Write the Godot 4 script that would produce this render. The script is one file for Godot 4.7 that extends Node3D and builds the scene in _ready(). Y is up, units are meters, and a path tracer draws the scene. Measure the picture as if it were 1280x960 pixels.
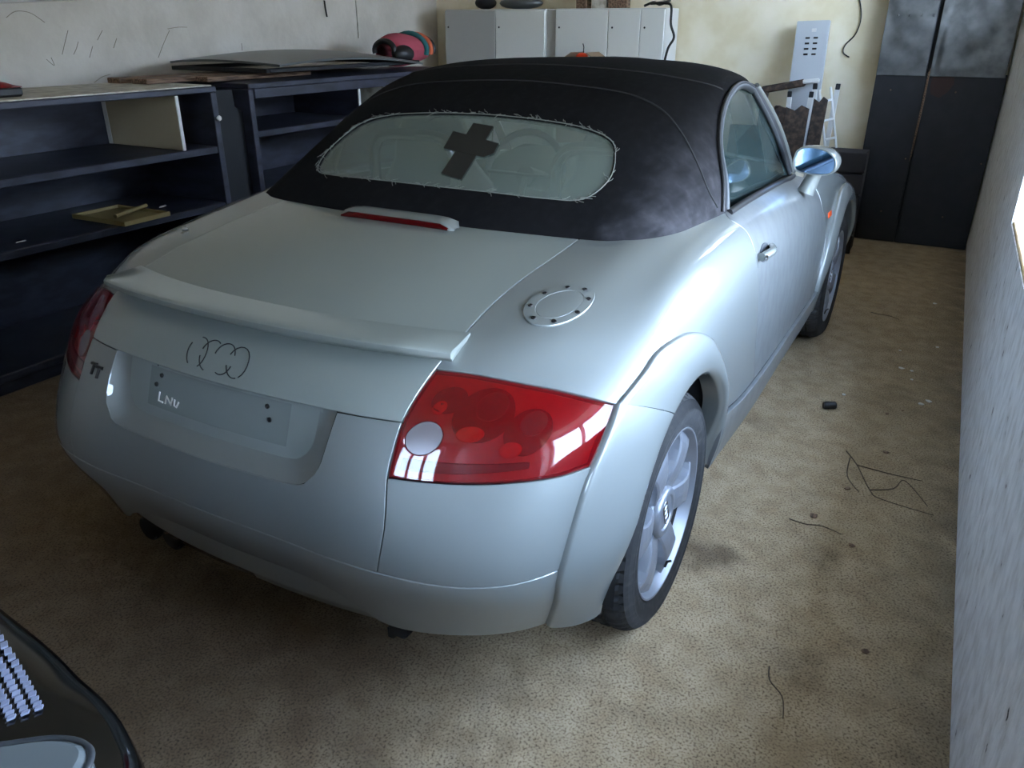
extends Node3D

# ------------------------------------------------------------------ helpers
var used := {}

func numbered(called: String) -> String:
	var n: int = used.get(called, 0)
	used[called] = n + 1
	return called if n == 0 else "%s_%03d" % [called, n]

func thing(called: String, label: String, category: String, at := Vector3.ZERO, turn := 0.0, group := "") -> Node3D:
	var o := Node3D.new()
	o.name = numbered(called)
	add_child(o, true)
	o.position = at
	o.rotation.y = turn
	tag(o, label, category, group)
	return o

func tag(o: Node, label: String, category: String, group := "") -> void:
	o.set_meta("label", label)
	o.set_meta("category", category)
	if group != "":
		o.set_meta("group", group)

func obj(called: String, mesh: Mesh, m: Material, parent: Node = null) -> MeshInstance3D:
	var o := MeshInstance3D.new()
	o.mesh = mesh
	o.material_override = m
	o.cast_shadow = GeometryInstance3D.SHADOW_CASTING_SETTING_ON
	if parent == null:
		o.name = numbered(called)
		add_child(o, true)
	else:
		o.name = called
		parent.add_child(o, true)
	return o

func struct(called: String, mesh: Mesh, m: Material, parent: Node = null) -> MeshInstance3D:
	var o := obj(called, mesh, m, parent)
	if parent == null:
		o.set_meta("kind", "structure")
	return o

func pt(called: String, parent: Node, at := Vector3.ZERO) -> Node3D:
	var o := Node3D.new()
	o.name = called
	parent.add_child(o, true)
	o.position = at
	return o

func begin() -> SurfaceTool:
	var st := SurfaceTool.new()
	st.begin(Mesh.PRIMITIVE_TRIANGLES)
	return st

# a triangle whose front faces the way of its normals (front faces run clockwise)
func tri(st: SurfaceTool, p: Array, n: Array, uv: Array = []) -> void:
	var c: Vector3 = (p[1] - p[0]).cross(p[2] - p[0])
	var s: Vector3 = n[0] + n[1] + n[2]
	var order := [0, 2, 1] if c.dot(s) > 0.0 else [0, 1, 2]
	for i in order:
		st.set_normal(n[i])
		st.set_uv(uv[i] if uv.size() else Vector2.ZERO)
		st.add_vertex(p[i])

func flat(st: SurfaceTool, a: Vector3, b: Vector3, c: Vector3, d: Vector3, out: Vector3) -> void:
	var n := (b - a).cross(c - a).normalized()
	if n.length() < 0.5:
		n = (c - a).cross(d - a).normalized()
	if n.dot(out) < 0.0:
		n = -n
	tri(st, [a, b, c], [n, n, n], [Vector2(0, 0), Vector2(1, 0), Vector2(1, 1)])
	tri(st, [a, c, d], [n, n, n], [Vector2(0, 0), Vector2(1, 1), Vector2(0, 1)])

# a box with chamfered edges
func add_box(st: SurfaceTool, c: Vector3, size: Vector3, bevel := 0.004, tf := Transform3D()) -> void:
	var h := size / 2.0
	var b: float = minf(bevel, minf(h.x, minf(h.y, h.z)) * 0.45)
	var g := func(x: float, y: float, z: float) -> Vector3: return tf * (c + Vector3(x, y, z))
	var ctr: Vector3 = tf * c
	for ax in 3:
		for s in [-1.0, 1.0]:
			var u := (ax + 1) % 3
			var v := (ax + 2) % 3
			var q := []
			for k in [[-1, -1], [1, -1], [1, 1], [-1, 1]]:
				var p := Vector3.ZERO
				p[ax] = s * h[ax]
				p[u] = k[0] * (h[u] - b)
				p[v] = k[1] * (h[v] - b)
				q.append(g.call(p.x, p.y, p.z))
			flat(st, q[0], q[1], q[2], q[3], (q[0] + q[2]) / 2.0 - ctr)
	if b <= 0.0:
		return
	for ax in 3:
		var u := (ax + 1) % 3
		var v := (ax + 2) % 3
		for su in [-1.0, 1.0]:
			for sv in [-1.0, 1.0]:
				var q := []
				for k in [[-1, 0], [1, 0], [1, 1], [-1, 1]]:
					var p := Vector3.ZERO
					p[ax] = k[0] * (h[ax] - b)
					p[u] = su * (h[u] - (0.0 if k[1] == 0 else b))
					p[v] = sv * (h[v] - (b if k[1] == 0 else 0.0))
					q.append(g.call(p.x, p.y, p.z))
				flat(st, q[0], q[1], q[2], q[3], (q[0] + q[2]) / 2.0 - ctr)
	for sx in [-1.0, 1.0]:
		for sy in [-1.0, 1.0]:
			for sz in [-1.0, 1.0]:
				var a: Vector3 = g.call(sx * h.x, sy * (h.y - b), sz * (h.z - b))
				var d: Vector3 = g.call(sx * (h.x - b), sy * h.y, sz * (h.z - b))
				var e: Vector3 = g.call(sx * (h.x - b), sy * (h.y - b), sz * h.z)
				var n := (d - a).cross(e - a).normalized()
				if n.dot(a - ctr) < 0.0:
					n = -n
				tri(st, [a, d, e], [n, n, n], [Vector2(0, 0), Vector2(1, 0), Vector2(0, 1)])

func box_mesh(size: Vector3, bevel := 0.004, c := Vector3.ZERO, tf := Transform3D()) -> ArrayMesh:
	var st := begin()
	add_box(st, c, size, bevel, tf)
	return st.commit()

# a bar of rectangular section from a to b
func bar_tf(a: Vector3, b: Vector3, up := Vector3.UP) -> Transform3D:
	var z := (b - a).normalized()
	if absf(z.dot(up)) > 0.98:
		up = Vector3.RIGHT
	var x := up.cross(z).normalized()
	return Transform3D(Basis(x, z.cross(x), z), (a + b) / 2.0)

func add_bar(st: SurfaceTool, a: Vector3, b: Vector3, w: float, h: float, bevel := 0.003, up := Vector3.UP) -> void:
	add_box(st, Vector3.ZERO, Vector3(w, h, a.distance_to(b)), bevel, bar_tf(a, b, up))

func add_tube(st: SurfaceTool, pts: Array, r: float, sides := 10, closed := false, r2 := -1.0, caps := true) -> void:
	var n := pts.size()
	var rings := []
	var ref := Vector3.ZERO
	for i in n:
		var t: Vector3
		if closed:
			t = (pts[(i + 1) % n] - pts[(i + n - 1) % n]).normalized()
		else:
			t = (pts[mini(i + 1, n - 1)] - pts[maxi(i - 1, 0)]).normalized()
		if ref == Vector3.ZERO:
			ref = t.cross(Vector3.UP if absf(t.y) < 0.9 else Vector3.RIGHT).normalized()
		ref = (ref - t * ref.dot(t)).normalized()
		var bn := t.cross(ref)
		var rr := r if r2 < 0.0 else lerpf(r, r2, float(i) / (n - 1))
		var ring := []
		for k in sides:
			var a := TAU * k / sides
			var d := ref * cos(a) + bn * sin(a)
			ring.append([pts[i] + d * rr, d])
		rings.append(ring)
	for i in (n if closed else n - 1):
		var A: Array = rings[i]
		var B: Array = rings[(i + 1) % n]
		for k in sides:
			var l := (k + 1) % sides
			tri(st, [A[k][0], A[l][0], B[l][0]], [A[k][1], A[l][1], B[l][1]])
			tri(st, [A[k][0], B[l][0], B[k][0]], [A[k][1], B[l][1], B[k][1]])
	if not closed and caps:
		for e in [0, n - 1]:
			var dir: Vector3 = (pts[0] - pts[1]).normalized() if e == 0 else (pts[n - 1] - pts[n - 2]).normalized()
			for k in sides:
				tri(st, [pts[e], rings[e][k][0], rings[e][(k + 1) % sides][0]], [dir, dir, dir])

func tube_mesh(pts: Array, r: float, sides := 10, closed := false, r2 := -1.0) -> ArrayMesh:
	var st := begin()
	add_tube(st, pts, r, sides, closed, r2)
	return st.commit()

# profile: (radius, height along the axis); smooth; axis basis given by tf (its y)
func add_lathe(st: SurfaceTool, prof: Array, segs := 48, tf := Transform3D(), a0 := 0.0, a1 := TAU) -> void:
	var n := prof.size()
	for i in n - 1:
		var p: Vector2 = prof[i]
		var q: Vector2 = prof[i + 1]
		var d := q - p
		if d.length() < 1e-7:
			continue
		var nn := Vector2(d.y, -d.x).normalized()
		var np := nn
		var nq := nn
		if i > 0:
			var e: Vector2 = p - prof[i - 1]
			var ne := Vector2(e.y, -e.x).normalized()
			if ne.dot(nn) > 0.75:
				np = (ne + nn).normalized()
		if i < n - 2:
			var e: Vector2 = prof[i + 2] - q
			var ne := Vector2(e.y, -e.x).normalized()
			if ne.dot(nn) > 0.75:
				nq = (ne + nn).normalized()
		for k in segs:
			var a := lerpf(a0, a1, float(k) / segs)
			var b := lerpf(a0, a1, float(k + 1) / segs)
			var f := func(v: Vector2, ang: float) -> Vector3: return tf * Vector3(v.x * cos(ang), v.y, v.x * sin(ang))
			var g := func(v: Vector2, ang: float) -> Vector3: return (tf.basis * Vector3(v.x * cos(ang), v.y, v.x * sin(ang))).normalized()
			tri(st, [f.call(p, a), f.call(p, b), f.call(q, b)], [g.call(np, a), g.call(np, b), g.call(nq, b)])
			tri(st, [f.call(p, a), f.call(q, b), f.call(q, a)], [g.call(np, a), g.call(nq, b), g.call(nq, a)])

func lathe_mesh(prof: Array, segs := 48, tf := Transform3D()) -> ArrayMesh:
	var st := begin()
	add_lathe(st, prof, segs, tf)
	return st.commit()

# a polygon (in the tf's x-y plane) pushed out along its z, with a bevel on the front edge
func add_prism(st: SurfaceTool, poly: PackedVector2Array, depth: float, bevel := 0.0, tf := Transform3D()) -> void:
	var P := poly
	if Geometry2D.is_polygon_clockwise(P):
		P = P.duplicate()
		P.reverse()
	var inner := P
	if bevel > 0.0:
		var o := Geometry2D.offset_polygon(P, -bevel, Geometry2D.JOIN_MITER)
		if o.size() == 1 and o[0].size() == P.size():
			var best := 0
			for i in o[0].size():
				if o[0][i].distance_to(P[0]) < o[0][best].distance_to(P[0]):
					best = i
			inner = PackedVector2Array()
			for i in P.size():
				inner.append(o[0][(best + i) % P.size()])
	var fz: Vector3 = tf.basis.z.normalized()
	var f := func(v: Vector2, z: float) -> Vector3: return tf * Vector3(v.x, v.y, z)
	var idx := Geometry2D.triangulate_polygon(inner)
	for i in range(0, idx.size(), 3):
		tri(st, [f.call(inner[idx[i]], depth), f.call(inner[idx[i + 1]], depth), f.call(inner[idx[i + 2]], depth)], [fz, fz, fz], [inner[idx[i]], inner[idx[i + 1]], inner[idx[i + 2]]])
	idx = Geometry2D.triangulate_polygon(P)
	for i in range(0, idx.size(), 3):
		tri(st, [f.call(P[idx[i]], 0.0), f.call(P[idx[i + 1]], 0.0), f.call(P[idx[i + 2]], 0.0)], [-fz, -fz, -fz], [P[idx[i]], P[idx[i + 1]], P[idx[i + 2]]])
	for i in P.size():
		var j := (i + 1) % P.size()
		var out := tf.basis * Vector3(P[j].y - P[i].y, -(P[j].x - P[i].x), 0.0)
		flat(st, f.call(P[i], 0.0), f.call(P[j], 0.0), f.call(P[j], depth - bevel), f.call(P[i], depth - bevel), out)
		if bevel > 0.0:
			flat(st, f.call(P[i], depth - bevel), f.call(P[j], depth - bevel), f.call(inner[j], depth), f.call(inner[i], depth), out + fz * 0.01)

func prism_mesh(poly: PackedVector2Array, depth: float, bevel := 0.0, tf := Transform3D()) -> ArrayMesh:
	var st := begin()
	add_prism(st, poly, depth, bevel, tf)
	return st.commit()

func rounded(w: float, h: float, r: float, seg := 5) -> PackedVector2Array:
	var p := PackedVector2Array()
	for c in [[1, -1, -90], [1, 1, 0], [-1, 1, 90], [-1, -1, 180]]:
		for k in seg + 1:
			var a := deg_to_rad(c[2] + 90.0 * k / seg)
			p.append(Vector2(c[0] * (w / 2 - r) + r * cos(a), c[1] * (h / 2 - r) + r * sin(a)))
	return p

# smooth surface through a grid of points
func add_grid(st: SurfaceTool, rows: Array, out: Vector3, both := 0.0) -> void:
	var nr := rows.size()
	var nc: int = rows[0].size()
	var N := []
	for i in nr:
		var l := []
		for j in nc:
			var du: Vector3 = rows[mini(i + 1, nr - 1)][j] - rows[maxi(i - 1, 0)][j]
			var dv: Vector3 = rows[i][mini(j + 1, nc - 1)] - rows[i][maxi(j - 1, 0)]
			var n := du.cross(dv).normalized()
			l.append(n)
		N.append(l)
	var s := 1.0 if (N[nr / 2][nc / 2] as Vector3).dot(out) >= 0.0 else -1.0
	for i in nr - 1:
		for j in nc - 1:
			var q := [[i, j], [i, j + 1], [i + 1, j + 1], [i + 1, j]]
			var p := []
			var n := []
			var uv := []
			for k in q:
				p.append(rows[k[0]][k[1]])
				n.append(N[k[0]][k[1]] * s)
				uv.append(Vector2(float(k[1]) / (nc - 1), float(k[0]) / (nr - 1)))
			tri(st, [p[0], p[1], p[2]], [n[0], n[1], n[2]], [uv[0], uv[1], uv[2]])
			tri(st, [p[0], p[2], p[3]], [n[0], n[2], n[3]], [uv[0], uv[2], uv[3]])
			if both > 0.0:
				var pb := []
				for k in 4:
					pb.append(p[k] - n[k] * both)
				tri(st, [pb[0], pb[1], pb[2]], [-n[0], -n[1], -n[2]], [uv[0], uv[1], uv[2]])
				tri(st, [pb[0], pb[2], pb[3]], [-n[0], -n[2], -n[3]], [uv[0], uv[2], uv[3]])
	if both > 0.0:
		var rim := []
		for j in nc:
			rim.append([0, j])
		for i in range(1, nr):
			rim.append([i, nc - 1])
		for j in range(nc - 2, -1, -1):
			rim.append([nr - 1, j])
		for i in range(nr - 2, 0, -1):
			rim.append([i, 0])
		var mid: Vector3 = rows[nr / 2][nc / 2]
		for k in rim.size():
			var a: Array = rim[k]
			var b: Array = rim[(k + 1) % rim.size()]
			var pa: Vector3 = rows[a[0]][a[1]]
			var pbb: Vector3 = rows[b[0]][b[1]]
			flat(st, pa, pbb, pbb - N[b[0]][b[1]] * s * both, pa - N[a[0]][a[1]] * s * both, pa - mid)

func add_ball(st: SurfaceTool, c: Vector3, r: Vector3, seg := 16, rings := 10) -> void:
	for i in rings:
		for k in seg:
			var f := func(u: int, v: int) -> Vector3:
				var th := PI * u / rings
				var ph := TAU * v / seg
				return Vector3(sin(th) * cos(ph), cos(th), sin(th) * sin(ph))
			var a: Vector3 = f.call(i, k)
			var b: Vector3 = f.call(i, k + 1)
			var d: Vector3 = f.call(i + 1, k + 1)
			var e: Vector3 = f.call(i + 1, k)
			if i > 0:
				tri(st, [c + a * r, c + b * r, c + d * r], [(a / r).normalized(), (b / r).normalized(), (d / r).normalized()])
			if i < rings - 1:
				tri(st, [c + a * r, c + d * r, c + e * r], [(a / r).normalized(), (d / r).normalized(), (e / r).normalized()])

func cr(pts: Array, n: int, closed := false) -> Array:
	var out := []
	var m := pts.size()
	for i in (m if closed else m - 1):
		var p0 = pts[(i + m - 1) % m] if closed else pts[maxi(i - 1, 0)]
		var p1 = pts[i]
		var p2 = pts[(i + 1) % m]
		var p3 = pts[(i + 2) % m] if closed else pts[mini(i + 2, m - 1)]
		for k in n:
			out.append(p1.cubic_interpolate(p2, p0, p3, float(k) / n))
	if not closed:
		out.append(pts[m - 1])
	return out

# ------------------------------------------------------------------ spline surface
class Surf:
	var ns: int
	var nt: int
	var s0: float
	var s1: float
	var t1: float
	var G := PackedVector3Array()
	var N := PackedVector3Array()

	func second(k: Array, Y: Array) -> Array:
		var n := k.size()
		var M := []
		M.resize(n)
		M.fill(Vector3.ZERO)
		var c := []
		c.resize(n)
		c.fill(0.0)
		for i in range(1, n - 1):
			var h0: float = k[i] - k[i - 1]
			var h1: float = k[i + 1] - k[i]
			var r: Vector3 = 6.0 * ((Y[i + 1] - Y[i]) / h1 - (Y[i] - Y[i - 1]) / h0)
			var d: float = 2.0 * (h0 + h1) - h0 * c[i - 1]
			c[i] = h1 / d
			M[i] = (r - h0 * M[i - 1]) / d
		for i in range(n - 2, 0, -1):
			M[i] = M[i] - c[i] * M[i + 1]
		return M

	func eval(k: Array, Y: Array, M: Array, x: float) -> Vector3:
		var i := 0
		while i < k.size() - 2 and x > k[i + 1]:
			i += 1
		var h: float = k[i + 1] - k[i]
		var a: float = (k[i + 1] - x) / h
		var b: float = (x - k[i]) / h
		return a * Y[i] + b * Y[i + 1] + ((a * a * a - a) * M[i] + (b * b * b - b) * M[i + 1]) * h * h / 6.0

	func _init(half: Array, n_s: int, n_t: int) -> void:
		# half: columns from the middle of the car to its side, each a list of points; the other half mirrors it
		var cols := []
		for i in range(half.size() - 1, 0, -1):
			var l := []
			for p in half[i]:
				l.append(Vector3(-p.x, p.y, p.z))
			cols.append(l)
		for c in half:
			cols.append(c)
		ns = n_s
		nt = n_t
		var nr: int = half[0].size()
		var ks := [0.0]
		for i in range(1, cols.size()):
			var d := 0.0
			for j in nr:
				d += cols[i][j].distance_to(cols[i - 1][j])
			ks.append(ks[-1] + d / nr)
		var mid: float = ks[cols.size() / 2]
		for i in ks.size():
			ks[i] -= mid
		var kt := [0.0]
		for j in range(1, nr):
			var d := 0.0
			for c in cols:
				d += c[j].distance_to(c[j - 1])
			kt.append(kt[-1] + d / cols.size())
		s0 = ks[0]
		s1 = ks[-1]
		t1 = kt[-1]
		var rows := []
		for j in nr:
			var Y := []
			for c in cols:
				Y.append(c[j])
			var M := second(ks, Y)
			var l := []
			for i in ns:
				l.append(eval(ks, Y, M, lerpf(s0, s1, float(i) / (ns - 1))))
			rows.append(l)
		G.resize(ns * nt)
		N.resize(ns * nt)
		for i in ns:
			var Y := []
			for j in nr:
				Y.append(rows[j][i])
			var M := second(kt, Y)
			for j in nt:
				G[i * nt + j] = eval(kt, Y, M, t1 * j / (nt - 1))
		for i in ns:
			for j in nt:
				var ds := G[mini(i + 1, ns - 1) * nt + j] - G[maxi(i - 1, 0) * nt + j]
				var dt := G[i * nt + mini(j + 1, nt - 1)] - G[i * nt + maxi(j - 1, 0)]
				N[i * nt + j] = ds.cross(dt).normalized()

	func look(A: PackedVector3Array, s: float, t: float) -> Vector3:
		var x := clampf((s - s0) / (s1 - s0) * (ns - 1), 0.0, ns - 1.001)
		var y := clampf(t / t1 * (nt - 1), 0.0, nt - 1.001)
		var i := int(x)
		var j := int(y)
		var fx := x - i
		var fy := y - j
		var k := i * nt + j
		return (A[k] * (1 - fx) + A[k + nt] * fx) * (1 - fy) + (A[k + 1] * (1 - fx) + A[k + nt + 1] * fx) * fy

	func at(v: Vector2, off := 0.0) -> Vector3:
		var p := look(G, v.x, v.y)
		return p if off == 0.0 else p + nrm(v) * off

	func nrm(v: Vector2) -> Vector3:
		return look(N, v.x, v.y).normalized()

	func uv(p: Vector3) -> Vector2:
		var best := 1e9
		var bi := 0
		var bj := 0
		var i0 := (ns - 1) / 2 if p.x >= 0.0 else 0
		var i1 := ns if p.x >= 0.0 else (ns + 1) / 2
		for i in range(i0, i1, 4):
			for j in range(0, nt, 4):
				var d := G[i * nt + j].distance_squared_to(p)
				if d < best:
					best = d
					bi = i
					bj = j
		for i in range(maxi(bi - 5, 0), mini(bi + 6, ns)):
			for j in range(maxi(bj - 5, 0), mini(bj + 6, nt)):
				var d := G[i * nt + j].distance_squared_to(p)
				if d < best:
					best = d
					bi = i
					bj = j
		var v := Vector2(lerpf(s0, s1, float(bi) / (ns - 1)), t1 * bj / (nt - 1))
		var e := 0.004
		for it in 3:
			var q := at(v)
			var a := (at(v + Vector2(e, 0)) - at(v - Vector2(e, 0))) / (2 * e)
			var b := (at(v + Vector2(0, e)) - at(v - Vector2(0, e))) / (2 * e)
			var r := p - q
			var aa := a.dot(a)
			var bb := b.dot(b)
			var ab := a.dot(b)
			var det := aa * bb - ab * ab
			if absf(det) < 1e-9:
				break
			var step := Vector2((bb * a.dot(r) - ab * b.dot(r)) / det, (aa * b.dot(r) - ab * a.dot(r)) / det)
			v += step.limit_length(0.02)
			v.x = clampf(v.x, s0, s1)
			v.y = clampf(v.y, 0.0, t1)
		if absf(p.x) < 1e-6:
			v.x = 0.0 if absf(v.x) < 0.3 else v.x
		return v

	# several runs of points on the surface, joined into one outline; each run is smooth inside
	func outline(runs: Array, step := 0.02) -> PackedVector2Array:
		var out := PackedVector2Array()
		for run in runs:
			var v := []
			for p in run:
				v.append(p if p is Vector2 else uv(p))
			var m := v.size()
			for i in m - 1:
				var n := maxi(1, int(v[i].distance_to(v[i + 1]) / step))
				for k in n:
					out.append(v[i].cubic_interpolate(v[i + 1], v[maxi(i - 1, 0)], v[mini(i + 2, m - 1)], float(k) / n))
			out.append(v[m - 1])
		var clean := PackedVector2Array()
		for p in out:
			if clean.size() == 0 or clean[-1].distance_to(p) > 0.0015:
				clean.append(p)
		if clean[0].distance_to(clean[-1]) < 0.0015:
			clean.remove_at(clean.size() - 1)
		return clean

func mirror(P: PackedVector2Array) -> PackedVector2Array:
	var o := PackedVector2Array()
	for i in range(P.size() - 1, -1, -1):
		o.append(Vector2(-P[i].x, P[i].y))
	return o

func biggest(L: Array) -> PackedVector2Array:
	var b := PackedVector2Array()
	for p in L:
		if not Geometry2D.is_polygon_clockwise(p) and p.size() > 2:
			if b.size() == 0 or area(p) > area(b):
				b = p
	return b

func area(P: PackedVector2Array) -> float:
	var a := 0.0
	for i in P.size():
		a += P[i].cross(P[(i + 1) % P.size()])
	return absf(a) / 2.0

func dense_loop(P: PackedVector2Array, step: float) -> PackedVector2Array:
	var o := PackedVector2Array()
	for i in P.size():
		var a := P[i]
		var b := P[(i + 1) % P.size()]
		var n := maxi(1, ceili(a.distance_to(b) / step))
		for k in n:
			o.append(a.lerp(b, float(k) / n))
	return o

# a sheet of a surface inside an outline, with turned-in edges
func panel(sf: Surf, outline: PackedVector2Array, gap := 0.0018, off := 0.0, lip := 0.012, holes: Array = [], step := 0.022, bevel := 0.0014) -> ArrayMesh:
	var P := outline
	if Geometry2D.is_polygon_clockwise(P):
		P = P.duplicate()
		P.reverse()
	if gap != 0.0:
		P = biggest(Geometry2D.offset_polygon(P, -gap, Geometry2D.JOIN_MITER))
	var H := []
	for h in holes:
		var q: PackedVector2Array = h
		if Geometry2D.is_polygon_clockwise(q):
			q = q.duplicate()
			q.reverse()
		if gap != 0.0:
			q = biggest(Geometry2D.offset_polygon(q, gap, Geometry2D.JOIN_MITER))
		H.append(q)
	var lo := P[0]
	var hi := P[0]
	for p in P:
		lo = lo.min(p)
		hi = hi.max(p)
	var nx := maxi(1, ceili((hi.x - lo.x) / step))
	var ny := maxi(1, ceili((hi.y - lo.y) / step))
	var cs := Vector2((hi.x - lo.x) / nx, (hi.y - lo.y) / ny)
	var edge := {}
	for loop in [P] + H:
		for p in dense_loop(loop, minf(cs.x, cs.y) * 0.3):
			var q: Vector2 = (p - lo) / cs
			for dx in [-0.02, 0.02]:
				for dy in [-0.02, 0.02]:
					edge[Vector2i(floori(q.x + dx), floori(q.y + dy))] = true
	var st := begin()
	for i in nx:
		for j in ny:
			var a := lo + Vector2(i, j) * cs
			var cell := PackedVector2Array([a, a + Vector2(cs.x, 0), a + cs, a + Vector2(0, cs.y)])
			if not edge.has(Vector2i(i, j)):
				var c := a + cs / 2.0
				if not Geometry2D.is_point_in_polygon(c, P):
					continue
				var cut := false
				for h in H:
					if Geometry2D.is_point_in_polygon(c, h):
						cut = true
				if cut:
					continue
				_poly(st, sf, cell, off)
				continue
			var left: Array = Geometry2D.intersect_polygons(cell, P)
			for h in H:
				var rest := []
				for piece in left:
					rest.append_array(Geometry2D.clip_polygons(piece, h))
				left = rest
			for piece in left:
				_poly(st, sf, piece, off)
	if lip > 0.0:
		_lip(st, sf, P, off, lip, bevel, 1.0, step)
		for h in H:
			_lip(st, sf, h, off, lip, bevel, -1.0, step)
	return st.commit()

func _poly(st: SurfaceTool, sf: Surf, piece: PackedVector2Array, off: float) -> void:
	var idx := PackedInt32Array([0, 1, 2, 0, 2, 3]) if piece.size() == 4 else Geometry2D.triangulate_polygon(piece)
	var p := []
	var n := []
	for v in piece:
		p.append(sf.at(v, off))
		n.append(sf.nrm(v))
	for i in range(0, idx.size(), 3):
		var a := idx[i]
		var b := idx[i + 1]
		var c := idx[i + 2]
		tri(st, [p[a], p[b], p[c]], [n[a], n[b], n[c]], [piece[a], piece[b], piece[c]])

func _lip(st: SurfaceTool, sf: Surf, loop: PackedVector2Array, off: float, lip: float, bevel: float, way: float, step: float) -> void:
	var L := dense_loop(loop, step * 0.6)
	var n := L.size()
	var A := []
	var B := []
	var Q := []
	var O := []
	var K := []
	for i in n:
		var nn := sf.nrm(L[i])
		var p := sf.at(L[i], off)
		var t := sf.at(L[(i + 1) % n]) - sf.at(L[(i + n - 1) % n])
		var out := t.cross(nn).normalized() * way
		# the loop runs anticlockwise in (s, t); keep the outward side right where the surface is mirrored
		var d := (L[(i + 1) % n] - L[(i + n - 1) % n]).normalized()
		var o2 := Vector2(d.y, -d.x) * way
		var probe := sf.at(L[i] + o2 * 0.004) - sf.at(L[i] - o2 * 0.004)
		if probe.length() > 1e-5 and probe.dot(out) < 0.0:
			out = -out
		A.append(p)
		B.append(p + (out - nn) * bevel)
		Q.append(p + (out - nn) * bevel - nn * lip)
		O.append(out)
		K.append((nn + out).normalized())
	for i in n:
		var j := (i + 1) % n
		tri(st, [A[i], A[j], B[j]], [K[i], K[j], K[j]])
		tri(st, [A[i], B[j], B[i]], [K[i], K[j], K[i]])
		tri(st, [B[i], B[j], Q[j]], [O[i], O[j], O[j]])
		tri(st, [B[i], Q[j], Q[i]], [O[i], O[j], O[i]])

# ------------------------------------------------------------------ materials
var M := {}

func mat(albedo: Color, rough := 0.6, metal := 0.0, spec := 0.5) -> StandardMaterial3D:
	var m := StandardMaterial3D.new()
	m.albedo_color = albedo
	m.roughness = rough
	m.metallic = metal
	m.metallic_specular = spec
	return m

func noise(freq: float, colors: Array, stops: Array, seed_ := 1, size := 512, oct := 4, kind := FastNoiseLite.TYPE_SIMPLEX_SMOOTH) -> NoiseTexture2D:
	var f := FastNoiseLite.new()
	f.noise_type = kind
	f.seed = seed_
	f.frequency = freq
	f.fractal_octaves = oct
	var t := NoiseTexture2D.new()
	t.width = size
	t.height = size
	t.seamless = true
	t.noise = f
	if colors.size():
		var g := Gradient.new()
		g.offsets = PackedFloat32Array(stops)
		g.colors = PackedColorArray(colors)
		t.color_ramp = g
	return t

func grey(v: float) -> Color:
	return Color(v, v, v)

func textured(m: StandardMaterial3D, tex: Texture2D, scale: Vector3, world := true) -> StandardMaterial3D:
	m.albedo_texture = tex
	m.uv1_triplanar = true
	m.uv1_world_triplanar = world
	m.uv1_scale = scale
	return m

func bumped(m: StandardMaterial3D, tex: Texture2D, cm: float) -> StandardMaterial3D:
	m.heightmap_enabled = true
	m.heightmap_texture = tex
	m.heightmap_scale = cm
	return m

func _ready() -> void:
	# camera
	var cam := Camera3D.new()
	cam.name = "camera"
	cam.fov = 52.0
	cam.near = 0.05
	cam.far = 60.0
	add_child(cam)
	cam.transform = Transform3D(Basis(Vector3.UP, 0.5058) * Basis(Vector3.RIGHT, -0.4268) * Basis(Vector3.BACK, 0.002), Vector3(1.2999, 1.4498, 1.6802))
	cam.current = true
	# sky and exposure
	var env := Environment.new()
	env.background_mode = Environment.BG_SKY
	var sky := Sky.new()
	var pm := ProceduralSkyMaterial.new()
	pm.sky_top_color = Color(0.71, 0.83, 1.0)
	pm.sky_horizon_color = Color(0.84, 0.915, 1.0)
	pm.ground_horizon_color = Color(0.62, 0.62, 0.58)
	pm.ground_bottom_color = Color(0.40, 0.40, 0.36)
	pm.sky_energy_multiplier = 1.0
	sky.sky_material = pm
	env.sky = sky
	env.ambient_light_source = Environment.AMBIENT_SOURCE_SKY
	env.tonemap_mode = Environment.TONE_MAPPER_LINEAR
	env.tonemap_exposure = 45.0
	env.sdfgi_enabled = true
	env.ssao_enabled = true
	env.ssil_enabled = true
	var we := WorldEnvironment.new()
	we.name = "world"
	we.environment = env
	add_child(we)
	materials()
	room()
	make_car()
	objects()
	wall_marks()

const PI2 := PI / 2.0

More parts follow.
